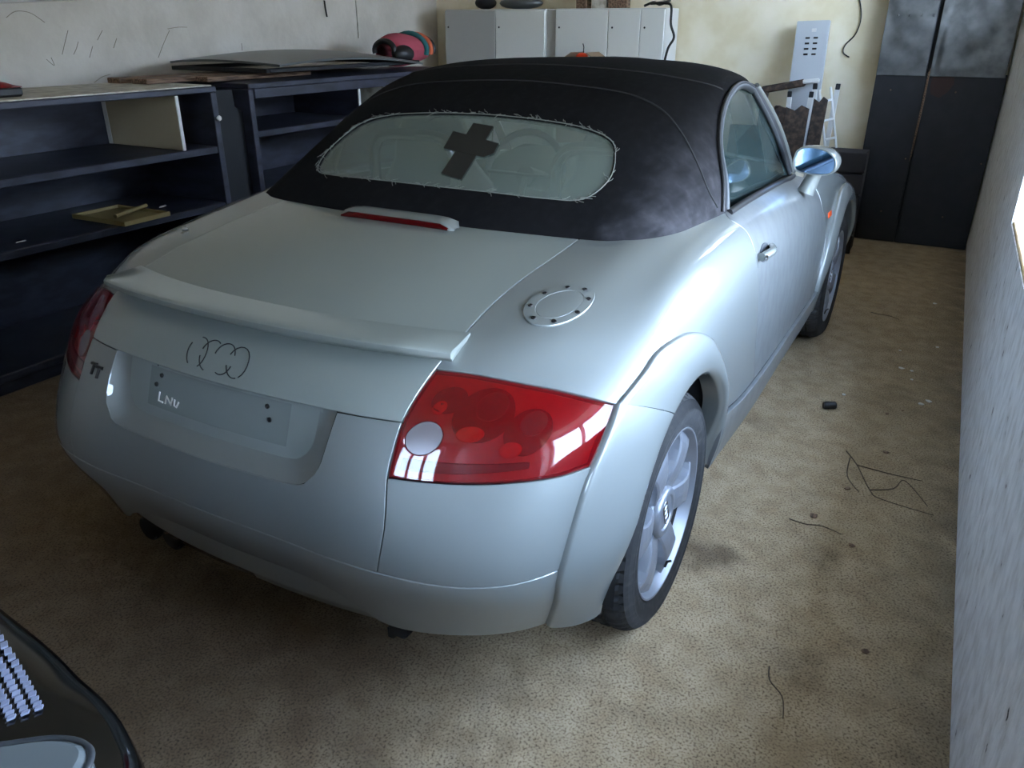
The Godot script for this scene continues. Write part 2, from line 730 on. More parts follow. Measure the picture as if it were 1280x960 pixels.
func materials() -> void:
	var paint := mat(Color(0.48, 0.495, 0.48), 0.54, 0.52)
	paint.clearcoat_enabled = true
	paint.clearcoat = 1.0
	paint.clearcoat_roughness = 0.012
	M.paint = paint
	var dusty := mat(Color(0.60, 0.62, 0.64), 0.48, 0.60)
	dusty.clearcoat_enabled = true
	dusty.clearcoat = 0.45
	dusty.clearcoat_roughness = 0.18
	textured(dusty, noise(0.02, [Color(0.45, 0.455, 0.455), Color(0.47, 0.48, 0.475), Color(0.485, 0.495, 0.49)], [0.2, 0.5, 0.8], 5, 512, 6), Vector3(1.5, 1.0, 1.5))
	dusty.albedo_color = Color(1, 1, 1)
	M.dusty = dusty
	M.dark = mat(Color(0.03, 0.03, 0.033), 0.8)
	M.black_plastic = mat(Color(0.055, 0.055, 0.06), 0.5)
	M.trim = mat(Color(0.10, 0.10, 0.105), 0.55)
	M.seal = mat(Color(0.22, 0.235, 0.25), 0.5, 0.1)
	M.chrome = mat(Color(0.80, 0.81, 0.83), 0.14, 1.0)
	M.alloy = mat(Color(0.55, 0.56, 0.58), 0.40, 0.6)
	M.steel_dark = mat(Color(0.20, 0.19, 0.18), 0.5, 0.8)
	var cloth := mat(Color(1, 1, 1), 0.92)
	cloth.vertex_color_use_as_albedo = true
	textured(cloth, noise(0.03, [Color(0.26, 0.255, 0.265), Color(0.295, 0.29, 0.302), Color(0.36, 0.355, 0.37)], [0.25, 0.6, 0.92], 3, 512, 5), Vector3(1.6, 1.6, 1.6))
	cloth.metallic_specular = 0.2
	M.cloth = cloth
	var rub := mat(Color(1, 1, 1), 0.78)
	textured(rub, noise(0.04, [Color(0.085, 0.083, 0.082), Color(0.13, 0.127, 0.122), Color(0.24, 0.225, 0.20)], [0.3, 0.6, 0.9], 6, 256, 5), Vector3(3, 3, 3), false)
	M.rubber = rub
	var lens := mat(Color(0.42, 0.004, 0.028, 0.50), 0.03)
	lens.transparency = BaseMaterial3D.TRANSPARENCY_ALPHA
	M.lens = lens
	M.red_glow = mat(Color(0.75, 0.03, 0.03), 0.15, 0.35)
	M.red_bowl = mat(Color(0.22, 0.008, 0.012), 0.2, 0.4)
	M.red_deep = mat(Color(0.07, 0.006, 0.010), 0.35, 0.2)
	M.reverse = mat(Color(0.42, 0.39, 0.39), 0.25, 0.1)
	var glass := mat(Color(0.30, 0.38, 0.38, 0.30), 0.04)
	glass.transparency = BaseMaterial3D.TRANSPARENCY_ALPHA
	M.glass = glass
	var haze := mat(Color(0.43, 0.475, 0.44, 0.66), 0.14)
	haze.transparency = BaseMaterial3D.TRANSPARENCY_ALPHA
	M.haze = haze
	M.mirror = mat(Color(0.62, 0.76, 0.92), 0.03, 1.0)
	M.tape = mat(Color(0.085, 0.085, 0.082), 0.55)
	M.thread = mat(Color(0.46, 0.46, 0.43), 0.9)
	M.grime = mat(Color(0.42, 0.44, 0.42), 0.75)
	M.dull = mat(Color(0.50, 0.52, 0.50), 0.6, 0.35)
	M.red_bowl2 = mat(Color(0.27, 0.010, 0.02), 0.12, 0.1)
	M.cloth2 = mat(Color(0.10, 0.10, 0.105), 0.9)
	var pane := mat(Color(0.9, 0.95, 0.95, 0.06), 0.02)
	pane.transparency = BaseMaterial3D.TRANSPARENCY_ALPHA
	M.pane = pane
	M.cream_board = mat(Color(.68, .62, .50), .5)
	M.dark2 = mat(Color(.025, .025, .03), .7)
	M.tray = mat(Color(.55, .48, .30), .6)
	M.red_lid = mat(Color(.42, .03, .05), .35)
	M.bonnet_grey = mat(Color(.40, .41, .40), .36, .45)
	M.pink = mat(Color(.62, .25, .30), .85)
	M.teal = mat(Color(.12, .36, .36), .85)
	M.orange2 = mat(Color(.75, .36, .22), .85)
	M.white_door = mat(Color(.84, .83, .79), .4)
	M.white_door_shade = mat(Color(.66, .65, .62), .4)  # white door angled from the light, its shade put into the colour
	M.cable = mat(Color(.10, .10, .08), .7)
	M.card = mat(Color(.55, .45, .35), .85)
	M.orange = mat(Color(.95, .25, .05), .45)
	M.grey_sheet = mat(Color(.68, .69, .69), .45, .1)
	M.alu = mat(Color(.78, .79, .80), .35, .7)
	M.door_dark = textured(mat(Color(1, 1, 1), .5, .2), noise(.012, [Color(.060, .056, .064), Color(.075, .072, .082), Color(.095, .09, .10)], [.25, .5, .8], 61, 512, 5), Vector3(1.2, 1.2, 1.2))
	M.door_zinc = textured(mat(Color(1, 1, 1), .42, .75), noise(.012, [Color(.33, .33, .32), Color(.37, .37, .36), Color(.40, .40, .39)], [.2, .5, .8], 62, 512, 5), Vector3(1.5, 1.5, 1.5))
	bumped(M.door_zinc, noise(.004, [], [], 63, 512, 2), 1.2)
	M.rust = mat(Color(.20, .115, .085), .8)
	M.twig = mat(Color(.27, .21, .15), .8)
	M.gloss_black = mat(Color(.018, .018, .022), .12, .0, .6)
	M.strip = mat(Color(.50, .52, .60), .4)
	M.lamp_clear = mat(Color(.46, .49, .50), .10, .3)
	M.pencil = mat(Color(.52, .48, .43), .9)
	var lid := mat(Color(.54, .56, .535), .50, .42)
	lid.clearcoat_enabled = true
	lid.clearcoat = .8
	lid.clearcoat_roughness = .03
	M.lid = lid
	M.brown_dark = mat(Color(.11, .085, .075), .8)
	M.red_mid = mat(Color(0.55, 0.015, 0.025), 0.3, 0.1)
	M.white_board = mat(Color(.78, .77, .74), .45)
	M.ink = mat(Color(0.03, 0.03, 0.03), 0.5)
	M.leather = mat(Color(0.06, 0.06, 0.065), 0.6)

const BODY := [
	[[0, .27, .64], [0, .375, .695], [0, .48, .738], [0, .66, .715], [0, .762, .66], [0, .845, .59], [0, .895, .455], [0, .945, .21], [0, .972, -.065]],
	[[.25, .27, .64], [.25, .375, .69], [.255, .481, .732], [.25, .662, .70], [.25, .762, .645], [.25, .843, .572], [.255, .894, .435], [.255, .941, .20], [.25, .970, -.08]],
	[[.44, .27, .645], [.455, .375, .685], [.47, .480, .718], [.47, .664, .663], [.47, .76, .602], [.485, .842, .507], [.49, .889, .38], [.49, .930, .17], [.498, .962, -.137]],
	[[.61, .27, .575], [.635, .37, .62], [.66, .465, .645], [.66, .66, .57], [.655, .755, .51], [.645, .83, .415], [.64, .880, .33], [.63, .925, .13], [.62, .963, -.165]],
	[[.72, .27, .47], [.75, .37, .51], [.767, .46, .515], [.775, .66, .455], [.78, .745, .39], [.765, .825, .28], [.735, .875, .2], [.70, .918, .03], [.68, .963, -.25]],
	[[.80, .27, .2], [.825, .36, .2], [.835, .46, .2], [.84, .62, .18], [.835, .735, .14], [.815, .825, .08], [.785, .88, .02], [.745, .925, -.12], [.712, .963, -.38]],
	[[.815, .25, -.3], [.84, .36, -.3], [.845, .47, -.3], [.848, .62, -.3], [.845, .735, -.3], [.83, .83, -.31], [.805, .892, -.33], [.77, .937, -.42], [.735, .962, -.58]],
	[[.825, .24, -.8], [.845, .35, -.8], [.848, .47, -.8], [.85, .62, -.8], [.846, .735, -.8], [.832, .83, -.8], [.81, .89, -.8], [.775, .932, -.81], [.738, .957, -.83]],
	[[.825, .24, -1.35], [.845, .35, -1.35], [.85, .47, -1.35], [.85, .61, -1.35], [.843, .72, -1.35], [.825, .81, -1.35], [.797, .868, -1.35], [.758, .905, -1.35], [.72, .925, -1.35]],
	[[.825, .24, -1.95], [.845, .35, -1.95], [.85, .46, -1.95], [.85, .60, -1.95], [.843, .70, -1.95], [.822, .785, -1.94], [.79, .838, -1.92], [.745, .872, -1.88], [.70, .887, -1.82]],
	[[.82, .25, -2.42], [.845, .36, -2.42], [.855, .46, -2.42], [.86, .60, -2.42], [.85, .70, -2.42], [.82, .785, -2.40], [.77, .832, -2.34], [.69, .868, -2.2], [.59, .90, -1.98]],
	[[.78, .23, -2.86], [.81, .345, -2.88], [.825, .455, -2.88], [.825, .585, -2.86], [.81, .68, -2.80], [.77, .76, -2.70], [.70, .81, -2.56], [.59, .865, -2.30], [.46, .918, -2.03]],
	[[.55, .22, -3.14], [.57, .335, -3.18], [.58, .45, -3.19], [.57, .565, -3.15], [.55, .65, -3.07], [.51, .72, -2.92], [.45, .78, -2.72], [.36, .862, -2.38], [.26, .932, -2.06]],
	[[0, .22, -3.24], [0, .33, -3.29], [0, .45, -3.30], [0, .56, -3.26], [0, .645, -3.17], [0, .71, -3.0], [0, .77, -2.78], [0, .86, -2.42], [0, .94, -2.08]]]

# rows of the folding top from the rear deck to the windscreen header, each from the middle to the side
const TOP := [
	[[0, .972, -.045], [.25, .970, -.06], [.50, .962, -.117], [.63, .960, -.17], [.70, .960, -.32], [.738, .957, -.62]],
	[[0, 1.075, -.245], [.25, 1.073, -.25], [.47, 1.065, -.285], [.60, 1.06, -.35], [.675, 1.058, -.46], [.718, 1.045, -.645]],
	[[0, 1.19, -.45], [.24, 1.187, -.455], [.445, 1.178, -.48], [.57, 1.165, -.535], [.637, 1.152, -.61], [.677, 1.13, -.70]],
	[[0, 1.275, -.63], [.24, 1.27, -.64], [.43, 1.26, -.66], [.545, 1.245, -.70], [.605, 1.232, -.75], [.645, 1.205, -.81]],
	[[0, 1.325, -.86], [.24, 1.32, -.865], [.42, 1.31, -.875], [.53, 1.295, -.895], [.588, 1.28, -.93], [.626, 1.255, -.95]],
	[[0, 1.345, -1.15], [.24, 1.34, -1.15], [.41, 1.33, -1.15], [.51, 1.317, -1.15], [.572, 1.30, -1.15], [.61, 1.272, -1.15]],
	[[0, 1.335, -1.50], [.24, 1.33, -1.49], [.40, 1.318, -1.45], [.50, 1.30, -1.42], [.563, 1.278, -1.39], [.60, 1.245, -1.36]]]

func V(a: Array) -> Vector3:
	return Vector3(a[0], a[1], a[2])

func VS(l: Array) -> Array:
	var o := []
	for a in l:
		o.append(V(a))
	return o

func flip(v: Vector3, s: float) -> Vector3:
	return Vector3(v.x * s, v.y, v.z)

var sb: Surf
var sc: Surf

# one piece of a wheel arch flare: from its outer crease on the body to the lip round the wheel
func flare(outer: Array, hub_z: float, a0: float, a1: float, lip_x: float, side: float, r_lip := 0.375) -> ArrayMesh:
	var o := cr(outer, 6)
	var rows := []
	var n := o.size()
	for i in n:
		var f := float(i) / (n - 1)
		var a := deg_to_rad(lerpf(a0, a1, f))
		var y := 0.315 + r_lip * sin(a)
		var lx := lerpf(lip_x - 0.055, lip_x, smoothstep(0.24, 0.52, y))
		var I := Vector3(lx, y, hub_z + r_lip * cos(a))
		var O: Vector3 = sb.at(sb.uv(o[i]))
		var nn := sb.nrm(sb.uv(o[i]))
		var row := []
		var dir := (I - O)
		for k in [[-0.01, -0.004], [0.0, 0.001], [0.012, 0.008], [0.04, 0.012], [0.12, 0.015], [0.25, 0.018], [0.4, 0.020], [0.55, 0.0195], [0.7, 0.017], [0.85, 0.012], [0.95, 0.006], [1.0, 0.0]]:
			var w: float = k[0]
			row.append(flip(O + dir * w + nn * k[1] * (1.0 if w < 0.3 else 1.0) , side))
		row.append(flip(I + Vector3(-0.004, 0, 0) + Vector3(0, -sin(a), -cos(a)) * 0.005, side))
		row.append(flip(I + Vector3(-0.012, 0, 0) + Vector3(0, -sin(a), -cos(a)) * 0.007, side))
		row.append(flip(I + Vector3(-0.055, 0, 0) + Vector3(0, -sin(a), -cos(a)) * 0.002, side))
		rows.append(row)
	var st := begin()
	add_grid(st, rows, Vector3(side, 0.2, 0), 0.0)
	return st.commit()

func make_wheel(parent: Node, at: Vector3, side: float, turn: float) -> void:
	var w := pt("wheel", parent, at)
	var ax := Basis(Vector3(0, 0, 1), Vector3(1, 0, 0), Vector3(0, 1, 0))
	var tf := Transform3D(ax, Vector3.ZERO)
	var base := Basis(Vector3.UP, 0.0 if side > 0.0 else PI)
	w.basis = base * Basis(Vector3.RIGHT, turn)
	# tyre: sidewalls turned, tread cut by grooves round it and blocks across it
	var prof := [[.2215, -.022, 0], [.2265, -.006, 0], [.234, -.002, 0], [.238, -.005, 0], [.252, .001, 0], [.268, .003, 0], [.2695, .0045, 0], [.276, .0045, 0], [.2775, .003, 0], [.290, -.003, 0], [.299, -.011, 0], [.307, -.021, 1], [.3125, -.032, 1], [.3145, -.044, 1], [.315, -.058, 1], [.307, -.061, 0], [.307, -.069, 0], [.3155, -.072, 2], [.316, -.092, 2], [.308, -.095, 0], [.308, -.107, 0], [.316, -.110, 2], [.316, -.130, 2], [.308, -.133, 0], [.308, -.142, 0], [.315, -.145, 1], [.314, -.165, 1], [.308, -.182, 1], [.298, -.195, 0], [.27, -.205, 0], [.2215, -.19, 0]]
	var st := begin()
	var segs := 168
	for i in prof.size() - 1:
		for k in segs:
			var q := []
			for c in [[i, k], [i, k + 1], [i + 1, k + 1], [i + 1, k]]:
				var p: Array = prof[c[0]]
				var r: float = p[0]
				var kk: int = c[1] % segs
				if p[2] == 1 and kk % 3 == 0:
					r -= 0.008
				if p[2] == 2 and kk % 6 == 3:
					r -= 0.007
				var a := TAU * kk / segs
				q.append(Vector3(p[1], r * cos(a), r * sin(a)))
			var mid: Vector3 = (q[0] + q[2]) / 2.0
			var out := Vector3(0, mid.y, mid.z) + Vector3((mid.x + 0.1) * 2.0, 0, 0)
			if prof[i][2] == 0 and prof[i + 1][2] == 0 and i < 11:
				var pn: Array = prof[maxi(i - 1, 0)]
				var p2: Array = prof[mini(i + 2, prof.size() - 1)]
				var n0 := Vector2(prof[i + 1][1] - pn[1], -(prof[i + 1][0] - pn[0])).normalized()
				var n1 := Vector2(p2[1] - prof[i][1], -(p2[0] - prof[i][0])).normalized()
				var nv := []
				for c in [[0, k], [0, k + 1], [1, k + 1], [1, k]]:
					var a = TAU * (c[1] % segs) / segs
					var nn: Vector2 = -n0 if c[0] == 0 else -n1
					nv.append(Vector3(-nn.y, nn.x * cos(a), nn.x * sin(a)) * (1.0 if -nn.y > 0.0 else -1.0))
				tri(st, [q[0], q[1], q[2]], [nv[0], nv[1], nv[2]])
				tri(st, [q[0], q[2], q[3]], [nv[0], nv[2], nv[3]])
			else:
				flat(st, q[0], q[1], q[2], q[3], out)
	obj("tyre", st.commit(), M.rubber, w)
	# rim: lip, barrel, six broad spokes and the hub face
	st = begin()
	add_lathe(st, [Vector2(.216, -.03), Vector2(.2235, -.022), Vector2(.2275, -.008), Vector2(.2265, -.004), Vector2(.222, -.005), Vector2(.214, -.020), Vector2(.208, -.036)], 72, tf)
	add_lathe(st, [Vector2(.001, -.022), Vector2(.055, -.022), Vector2(.066, -.026), Vector2(.072, -.036), Vector2(.072, -.075)], 48, tf)
	var rows := [[.056, .028, -.026], [.075, .036, -.024], [.10, .037, -.016], [.13, .037, -.011], [.16, .039, -.010], [.185, .046, -.012], [.200, .058, -.017], [.212, .080, -.024]]
	for s in 6:
		var a := TAU * s / 6.0
		var u := Vector3(0, cos(a), sin(a))
		var v := Vector3(0, -sin(a), cos(a))
		for i in rows.size() - 1:
			var A: Array = rows[i]
			var B: Array = rows[i + 1]
			var P := []
			for R in [A, B]:
				P.append([u * R[0] + v * (-R[1] - 0.004 - 0.10 * absf(R[0] - 0.14)) + Vector3(R[2] - 0.042, 0, 0), u * R[0] - v * R[1] + Vector3(R[2] - 0.004, 0, 0), u * R[0] - v * (R[1] - 0.006) + Vector3(R[2], 0, 0), u * R[0] + Vector3(R[2] + 0.002, 0, 0), u * R[0] + v * (R[1] - 0.006) + Vector3(R[2], 0, 0), u * R[0] + v * R[1] + Vector3(R[2] - 0.004, 0, 0), u * R[0] + v * (R[1] + 0.004 + 0.10 * absf(R[0] - 0.14)) + Vector3(R[2] - 0.042, 0, 0)])
			for j in 6:
				var out := Vector3.RIGHT + (v if j > 3 else -v if j < 2 else Vector3.ZERO) * 0.8
				if j == 0:
					out = -v
				if j == 5:
					out = v
				flat(st, P[0][j], P[0][j + 1], P[1][j + 1], P[1][j], out)
	obj("rim", st.commit(), M.alloy, w)
	obj("rim_barrel", lathe_mesh([Vector2(.208, -.036), Vector2(.200, -.07), Vector2(.197, -.19)], 60, tf), M.steel_dark, w)
	obj("hub_cap", lathe_mesh([Vector2(.0001, -.016), Vector2(.046, -.0165), Vector2(.049, -.012), Vector2(.060, -.011), Vector2(.066, -.015), Vector2(.069, -.024), Vector2(.069, -.036)], 48, tf), M.alloy, w)
	st = begin()
	for k in 4:
		var ring := []
		for i in 24:
			var a := TAU * i / 24.0
			ring.append(Vector3(-.0145, (k - 1.5) * .0190 + .0130 * cos(a), .0130 * sin(a)))
		add_tube(st, ring, .0020, 6, true)
	obj("ring_emblem", st.commit(), M.chrome, w)
	obj("brake_disc", lathe_mesh([Vector2(.0001, -.075), Vector2(.08, -.075), Vector2(.082, -.10), Vector2(.135, -.10), Vector2(.135, -.115), Vector2(.03, -.115)], 48, tf), M.steel_dark, w)
	obj("wheel_back", lathe_mesh([Vector2(.0001, -.135), Vector2(.198, -.135), Vector2(.198, -.15)], 32, tf), M.dark, w)
	obj("valve_stem", tube_mesh([Vector3(-.012, -.185, .05), Vector3(-.006, -.165, .045), Vector3(.004, -.158, .043)], .0035, 8), M.black_plastic, w)

func make_car() -> void:
	var bh := []
	for c in BODY:
		bh.append(VS(c))
	sb = Surf.new(bh, 481, 145)
	var th := []
	for u in 6:
		var l := []
		for r in TOP:
			l.append(V(r[u]))
		th.append(l)
	sc = Surf.new(th, 301, 145)
	var car := thing("car", "silver two-seat convertible with a black fabric roof, filling the middle of the garage", "car")
	# outlines, in metres on the right-hand half
	var seam := VS([[.498, .962, -.137], [.496, .946, .02], [.489, .923, .2], [.488, .900, .33], [.489, .868, .44], [.483, .838, .515], [.474, .805, .56], [.467, .775, .592], [.464, .757, .606]])
	var lid_low := VS([[.464, .757, .606], [.33, .759, .635], [.15, .761, .653], [0, .762, .659]])
	var lamp_side := VS([[.483, .838, .515], [.474, .805, .56], [.467, .775, .592], [.464, .757, .606], [.464, .71, .640], [.465, .664, .664]])
	var lamp_low := VS([[.465, .664, .664], [.576, .659, .619], [.69, .659, .549], [.752, .660, .490], [.790, .661, .425]])
	var lamp_tip := VS([[.790, .661, .425], [.794, .715, .391], [.794, .761, .34]])
	var lamp_top := VS([[.794, .761, .34], [.679, .805, .422], [.564, .830, .481], [.483, .838, .515]])
	var val := VS([[.765, .463, .52], [.684, .465, .63], [.587, .469, .682], [.467, .478, .72]])
	var val_mid := VS([[.467, .478, .72], [.33, .481, .728], [.15, .484, .734], [0, .485, .738]])
	var crease := VS([[.720, .275, .478], [.748, .37, .508], [.765, .463, .52], [.783, .641, .445], [.790, .661, .425]])
	var lid_half := sb.outline([lid_low.slice(0), []] if false else [rev(lid_low), rev(seam)])
	var lid := lid_half.duplicate()
	var topedge := sb.outline([[V([.498, .962, -.137]), V([.25, .970, -.08]), V([0, .972, -.066])]])
	lid.append_array(topedge)
	lid = whole(lid)
	obj("trunk_lid", panel(sb, lid, .0024), M.lid, car)
	# rear panel with the plate recess cut into its upper edge
	var rec := VS([[.329, .759, .636], [.326, .70, .678], [.318, .655, .700], [.292, .626, .712], [.25, .618, .718], [.12, .617, .726], [0, .617, .728]])
	var rp := sb.outline([rev(rec), VS([[.329, .759, .636], [.464, .757, .606]]), VS([[.464, .757, .606], [.464, .71, .640], [.465, .664, .664], [.478, .574, .70], [.467, .478, .72]]), val_mid])
	obj("rear_panel", panel(sb, whole(rp), .0022), M.paint, car)
	# lower valance with a cut-out in the middle
	var cut := VS([[0, .352, .68], [.20, .349, .68], [.30, .338, .675], [.36, .318, .665], [.405, .285, .652]])
	var vp := sb.outline([cut, VS([[.405, .285, .652], [.46, .274, .645], [.60, .272, .58], [.720, .274, .475]]), VS([[.720, .275, .478], [.748, .37, .508], [.765, .463, .52]]), val, val_mid])
	obj("bumper_valance", panel(sb, whole(vp), .0018), M.paint, car)
	# the darker insert behind the cut-out
	var st := begin()
	var rows := []
	for i in 25:
		var x := lerpf(-.43, .43, i / 24.0)
		var z := .676 - .035 * pow(absf(x) / .43, 2.5)
		rows.append([Vector3(x, .385, z - .012), Vector3(x, .34, z - .010), Vector3(x, .285, z - .014), Vector3(x, .255, z - .026), Vector3(x, .240, z - .10)])
	add_grid(st, rows, Vector3(0, 0, 1), .004)
	obj("valance_insert", st.commit(), M.paint, car)
	var quarter := VS([[.794, .761, .34]])
	var fl_up := VS([[.794, .761, .34], [.807, .795, .24], [.812, .817, .165], [.822, .816, .06], [.827, .800, -.03], [.838, .765, -.12], [.845, .721, -.185], [.848, .64, -.27], [.848, .546, -.347], [.847, .454, -.39], [.843, .36, -.405], [.835, .262, -.405]])
	var fl_low := VS([[.720, .274, .478], [.748, .37, .508], [.765, .463, .52], [.783, .641, .445], [.794, .761, .34]])
	for side in [1.0, -1.0]:
		var mir := func(p: PackedVector2Array) -> PackedVector2Array: return p if side > 0.0 else mirror(p)
		# tail lamp: red lens over bowls
		var lamp := pt("tail_lamp", car)
		var lo := sb.outline([lamp_side, lamp_low, lamp_tip, lamp_top], .015)
		obj("lamp_housing", panel(sb, mir.call(lo), .004, -.016, .01, [], .03), M.red_mid, lamp)
		for b in [[.600, .775, .528, .050, .060, "red_bowl"], [.685, .745, .500, .040, .052, "red_bowl"], [.533, .800, .545, .030, .028, "red_bowl"], [.585, .738, .555, .022, .016, "red_glow"], [.660, .712, .530, .018, .016, "red_glow"], [.610, .790, .510, .026, .030, "red_deep"], [.690, .762, .487, .022, .026, "red_deep"], [.520, .785, .560, .012, .014, "red_glow"]]:
			var c := sb.uv(V(b))
			var e := PackedVector2Array()
			for k in 28:
				e.append(c + Vector2(b[3] * cos(TAU * k / 28.0), b[4] * sin(TAU * k / 28.0)))
			obj("reflector_bowl", panel(sb, mir.call(e), 0.0, -.011 if b[3] > .031 else -.008, .004, [], .02), M[b[5]], lamp)
		var strip := sb.outline([VS([[.485, .683, .651], [.58, .679, .612], [.70, .683, .53]]), VS([[.70, .693, .525], [.58, .695, .603], [.485, .701, .641]])], .02)
		obj("reflex_strip", panel(sb, mir.call(strip), 0.0, -.006, .004, [], .02), M.red_deep, lamp)
		var cc := sb.uv(Vector3(.511, .735, .605))
		var rc := PackedVector2Array()
		for k in 28:
			rc.append(cc + Vector2(.030 * cos(TAU * k / 28.0), .034 * sin(TAU * k / 28.0)))
		obj("lens", panel(sb, mir.call(lo), .003, -.001, .006, [mir.call(rc)], .015), M.lens, lamp)
		obj("reverse_lamp", panel(sb, mir.call(rc), .0, -.003, .006, [], .012), M.reverse, lamp)
		# panels
		var bc := sb.outline([rev(lamp_low), VS([[.465, .664, .664], [.478, .574, .70], [.467, .478, .72]]), rev(val), VS([[.765, .463, .52], [.783, .641, .445], [.790, .661, .425]])])
		obj("bumper_corner", panel(sb, mir.call(bc), .0018), M.paint, car)
		var under := []
		for p in fl_up:
			under.append(Vector3(p.x, .315 + (p.y - .315) * .95, p.z * .95))
		under[0] = fl_up[0]
		var qp := sb.outline([seam.slice(0, 6), rev(lamp_top), under.slice(0, 10), VS([[.847, .44, -.37], [.848, .40, -.58], [.849, .385, -.80]]), VS([[.849, .385, -.80], [.849, .45, -.765], [.849, .62, -.703], [.846, .74, -.665], [.832, .836, -.64], [.792, .921, -.611], [.738, .962, -.60]]), VS([[.735, .962, -.58], [.712, .963, -.38], [.68, .963, -.25], [.62, .963, -.165], [.498, .962, -.137]])])
		obj("quarter_panel", panel(sb, mir.call(qp), .0018), M.paint, car)
		obj("arch_flare", flare(fl_up, 0.0, 69.0, 187.0, .858, side), M.paint, car)
		obj("arch_flare", flare(fl_low, 0.0, -7.0, 68.6, .858, side), M.paint, car)
		var dp := sb.outline([VS([[.738, .962, -.605], [.792, .921, -.611], [.832, .836, -.64], [.846, .74, -.665], [.849, .62, -.703], [.849, .45, -.765], [.849, .385, -.80]]), VS([[.849, .385, -.80], [.848, .372, -1.35], [.847, .37, -1.90]]), VS([[.847, .37, -1.90], [.85, .47, -1.97], [.85, .60, -1.96], [.843, .71, -1.90], [.822, .79, -1.84], [.70, .887, -1.80]]), VS([[.70, .89, -1.80], [.72, .925, -1.35], [.738, .957, -.83], [.735, .962, -.60]])])
		obj("door", panel(sb, mir.call(dp), .002), M.dusty, car)
		var sp := sb.outline([VS([[.847, .43, -.38], [.848, .395, -.58], [.849, .378, -.80], [.848, .365, -1.35], [.847, .363, -1.95]]), VS([[.847, .363, -1.95], [.845, .36, -2.0], [.83, .25, -2.0]]), VS([[.83, .25, -2.0], [.825, .242, -1.35], [.825, .242, -.8], [.818, .252, -.38]])])
		obj("sill_panel", panel(sb, mir.call(sp), .001, .011), M.dusty, car)
		# front fender, arch and bonnet side
		var arch := []
		for k in 13:
			var a := deg_to_rad(lerpf(186.0, -6.0, k / 12.0))
			arch.append(Vector3(.855, .315 + .40 * sin(a), -2.422 - .40 * cos(a)))
		var fp := sb.outline([VS([[.70, .887, -1.805], [.822, .79, -1.845], [.843, .71, -1.905], [.85, .60, -1.965], [.85, .47, -1.975], [.846, .36, -2.0]]), rev(arch) if arch[0].z < arch[12].z else arch, VS([[.82, .36, -2.84], [.825, .5, -2.88], [.81, .67, -2.81]]), VS([[.81, .68, -2.80], [.73, .80, -2.62], [.66, .85, -2.35], [.60, .895, -2.0]])])
		obj("front_fender", panel(sb, mir.call(fp), .002), M.paint, car)
		var fo := []
		for k in 15:
			var a := deg_to_rad(lerpf(188.0, -8.0, k / 14.0))
			fo.append(sb.at(sb.uv(Vector3(.86, .325 + .455 * sin(a), -2.422 - .47 * cos(a)))))
		obj("arch_flare", flare(fo, -2.422, -8.0 if fo[0].z > -2.4 else 188.0, 188.0 if fo[0].z > -2.4 else -8.0, .875, side), M.paint, car)
		var sl := sb.uv(Vector3(.845, .70, -2.02))
		obj("side_marker", panel(sb, mir.call(PackedVector2Array([sl + Vector2(-.03, -.012), sl + Vector2(.03, -.012), sl + Vector2(.03, .012), sl + Vector2(-.03, .012)])), 0.0, .004, .006, [], .02), mat(Color(.85, .30, .10), .2), car)
		# door handle: hollow, grip and lock
		var hh := pt("door_handle", car)
		var hc := sb.uv(Vector3(.836, .826, -.745))
		var el := PackedVector2Array()
		for k in 24:
			el.append(hc + Vector2(.052 * cos(TAU * k / 24.0), .040 * sin(TAU * k / 24.0)))
		obj("handle_hollow", panel(sb, mir.call(el), 0.0, .0016, .004, [], .015, .001), M.seal, hh)
		var g := []
		for k in 9:
			g.append(sb.at(mir.call(PackedVector2Array([hc + Vector2(lerpf(-.075, .055, k / 8.0), .002)]))[0], .010 + .014 * sin(PI * k / 8.0)))
		obj("grip", tube_mesh(g, .013, 12), M.paint, hh)
		obj("lock", tube_mesh([g[0] + Vector3(.012 * side, 0, 0.004), g[0] + Vector3(.018 * side, 0, 0.004)], .009, 14), M.chrome, hh)
		# side window, frame seal, belt strip and windscreen pillar
		var edge := []
		for k in 25:
			edge.append(flip(sc.at(Vector2(sc.s1, lerpf(0.02, sc.t1, k / 24.0)), -.004), side))
		var pil := VS([[.60, 1.245, -1.36], [.655, 1.09, -1.545], [.700, .902, -1.735]])
		var frontedge := []
		for p in cr(pil, 6):
			frontedge.append(flip(p, side))
		var gl := begin()
		var grid := []
		var rim_pts := edge.slice(1) + frontedge.slice(1)
		for k in rim_pts.size():
			var f := float(k) / (rim_pts.size() - 1)
			var b := flip(Vector3(lerpf(.722, .692, f), lerpf(.950, .890, f), lerpf(-.625, -1.73, f)), side)
			var row := []
			for j in 7:
				var q: Vector3 = b.lerp(rim_pts[k], j / 6.0)
				row.append(q + Vector3(side * (.010 * sin(PI * j / 6.0) - .012), 0, 0))
			grid.append(row)
		add_grid(gl, grid, Vector3(side, 0, 0), 0.0)
		obj("side_window", gl.commit(), M.glass, car)
		obj("window_seal", tube_mesh(edge, .011, 10), M.seal, car)
		var edge2 := []
		for k in 25:
			edge2.append(flip(sc.at(Vector2(sc.s1 - .018, lerpf(0.02, sc.t1, k / 24.0)), .004), side))
		obj("roof_welt", tube_mesh(edge2, .006, 8), M.black_plastic, car)
		obj("pillar_trim", tube_mesh(frontedge, .008, 8), M.seal, car)
		var ap := begin()
		var pr := []
		for k in 7:
			var f := k / 6.0
			var a: Vector3 = frontedge[k * 2]
			var b := flip(Vector3(.600, 1.255, -1.40).lerp(Vector3(.683, .895, -1.87), f) + Vector3(.012, .010, -.015) * sin(PI * f), side)
			pr.append([a, a.lerp(b, .5) + Vector3(side * .008, .004, 0), b])
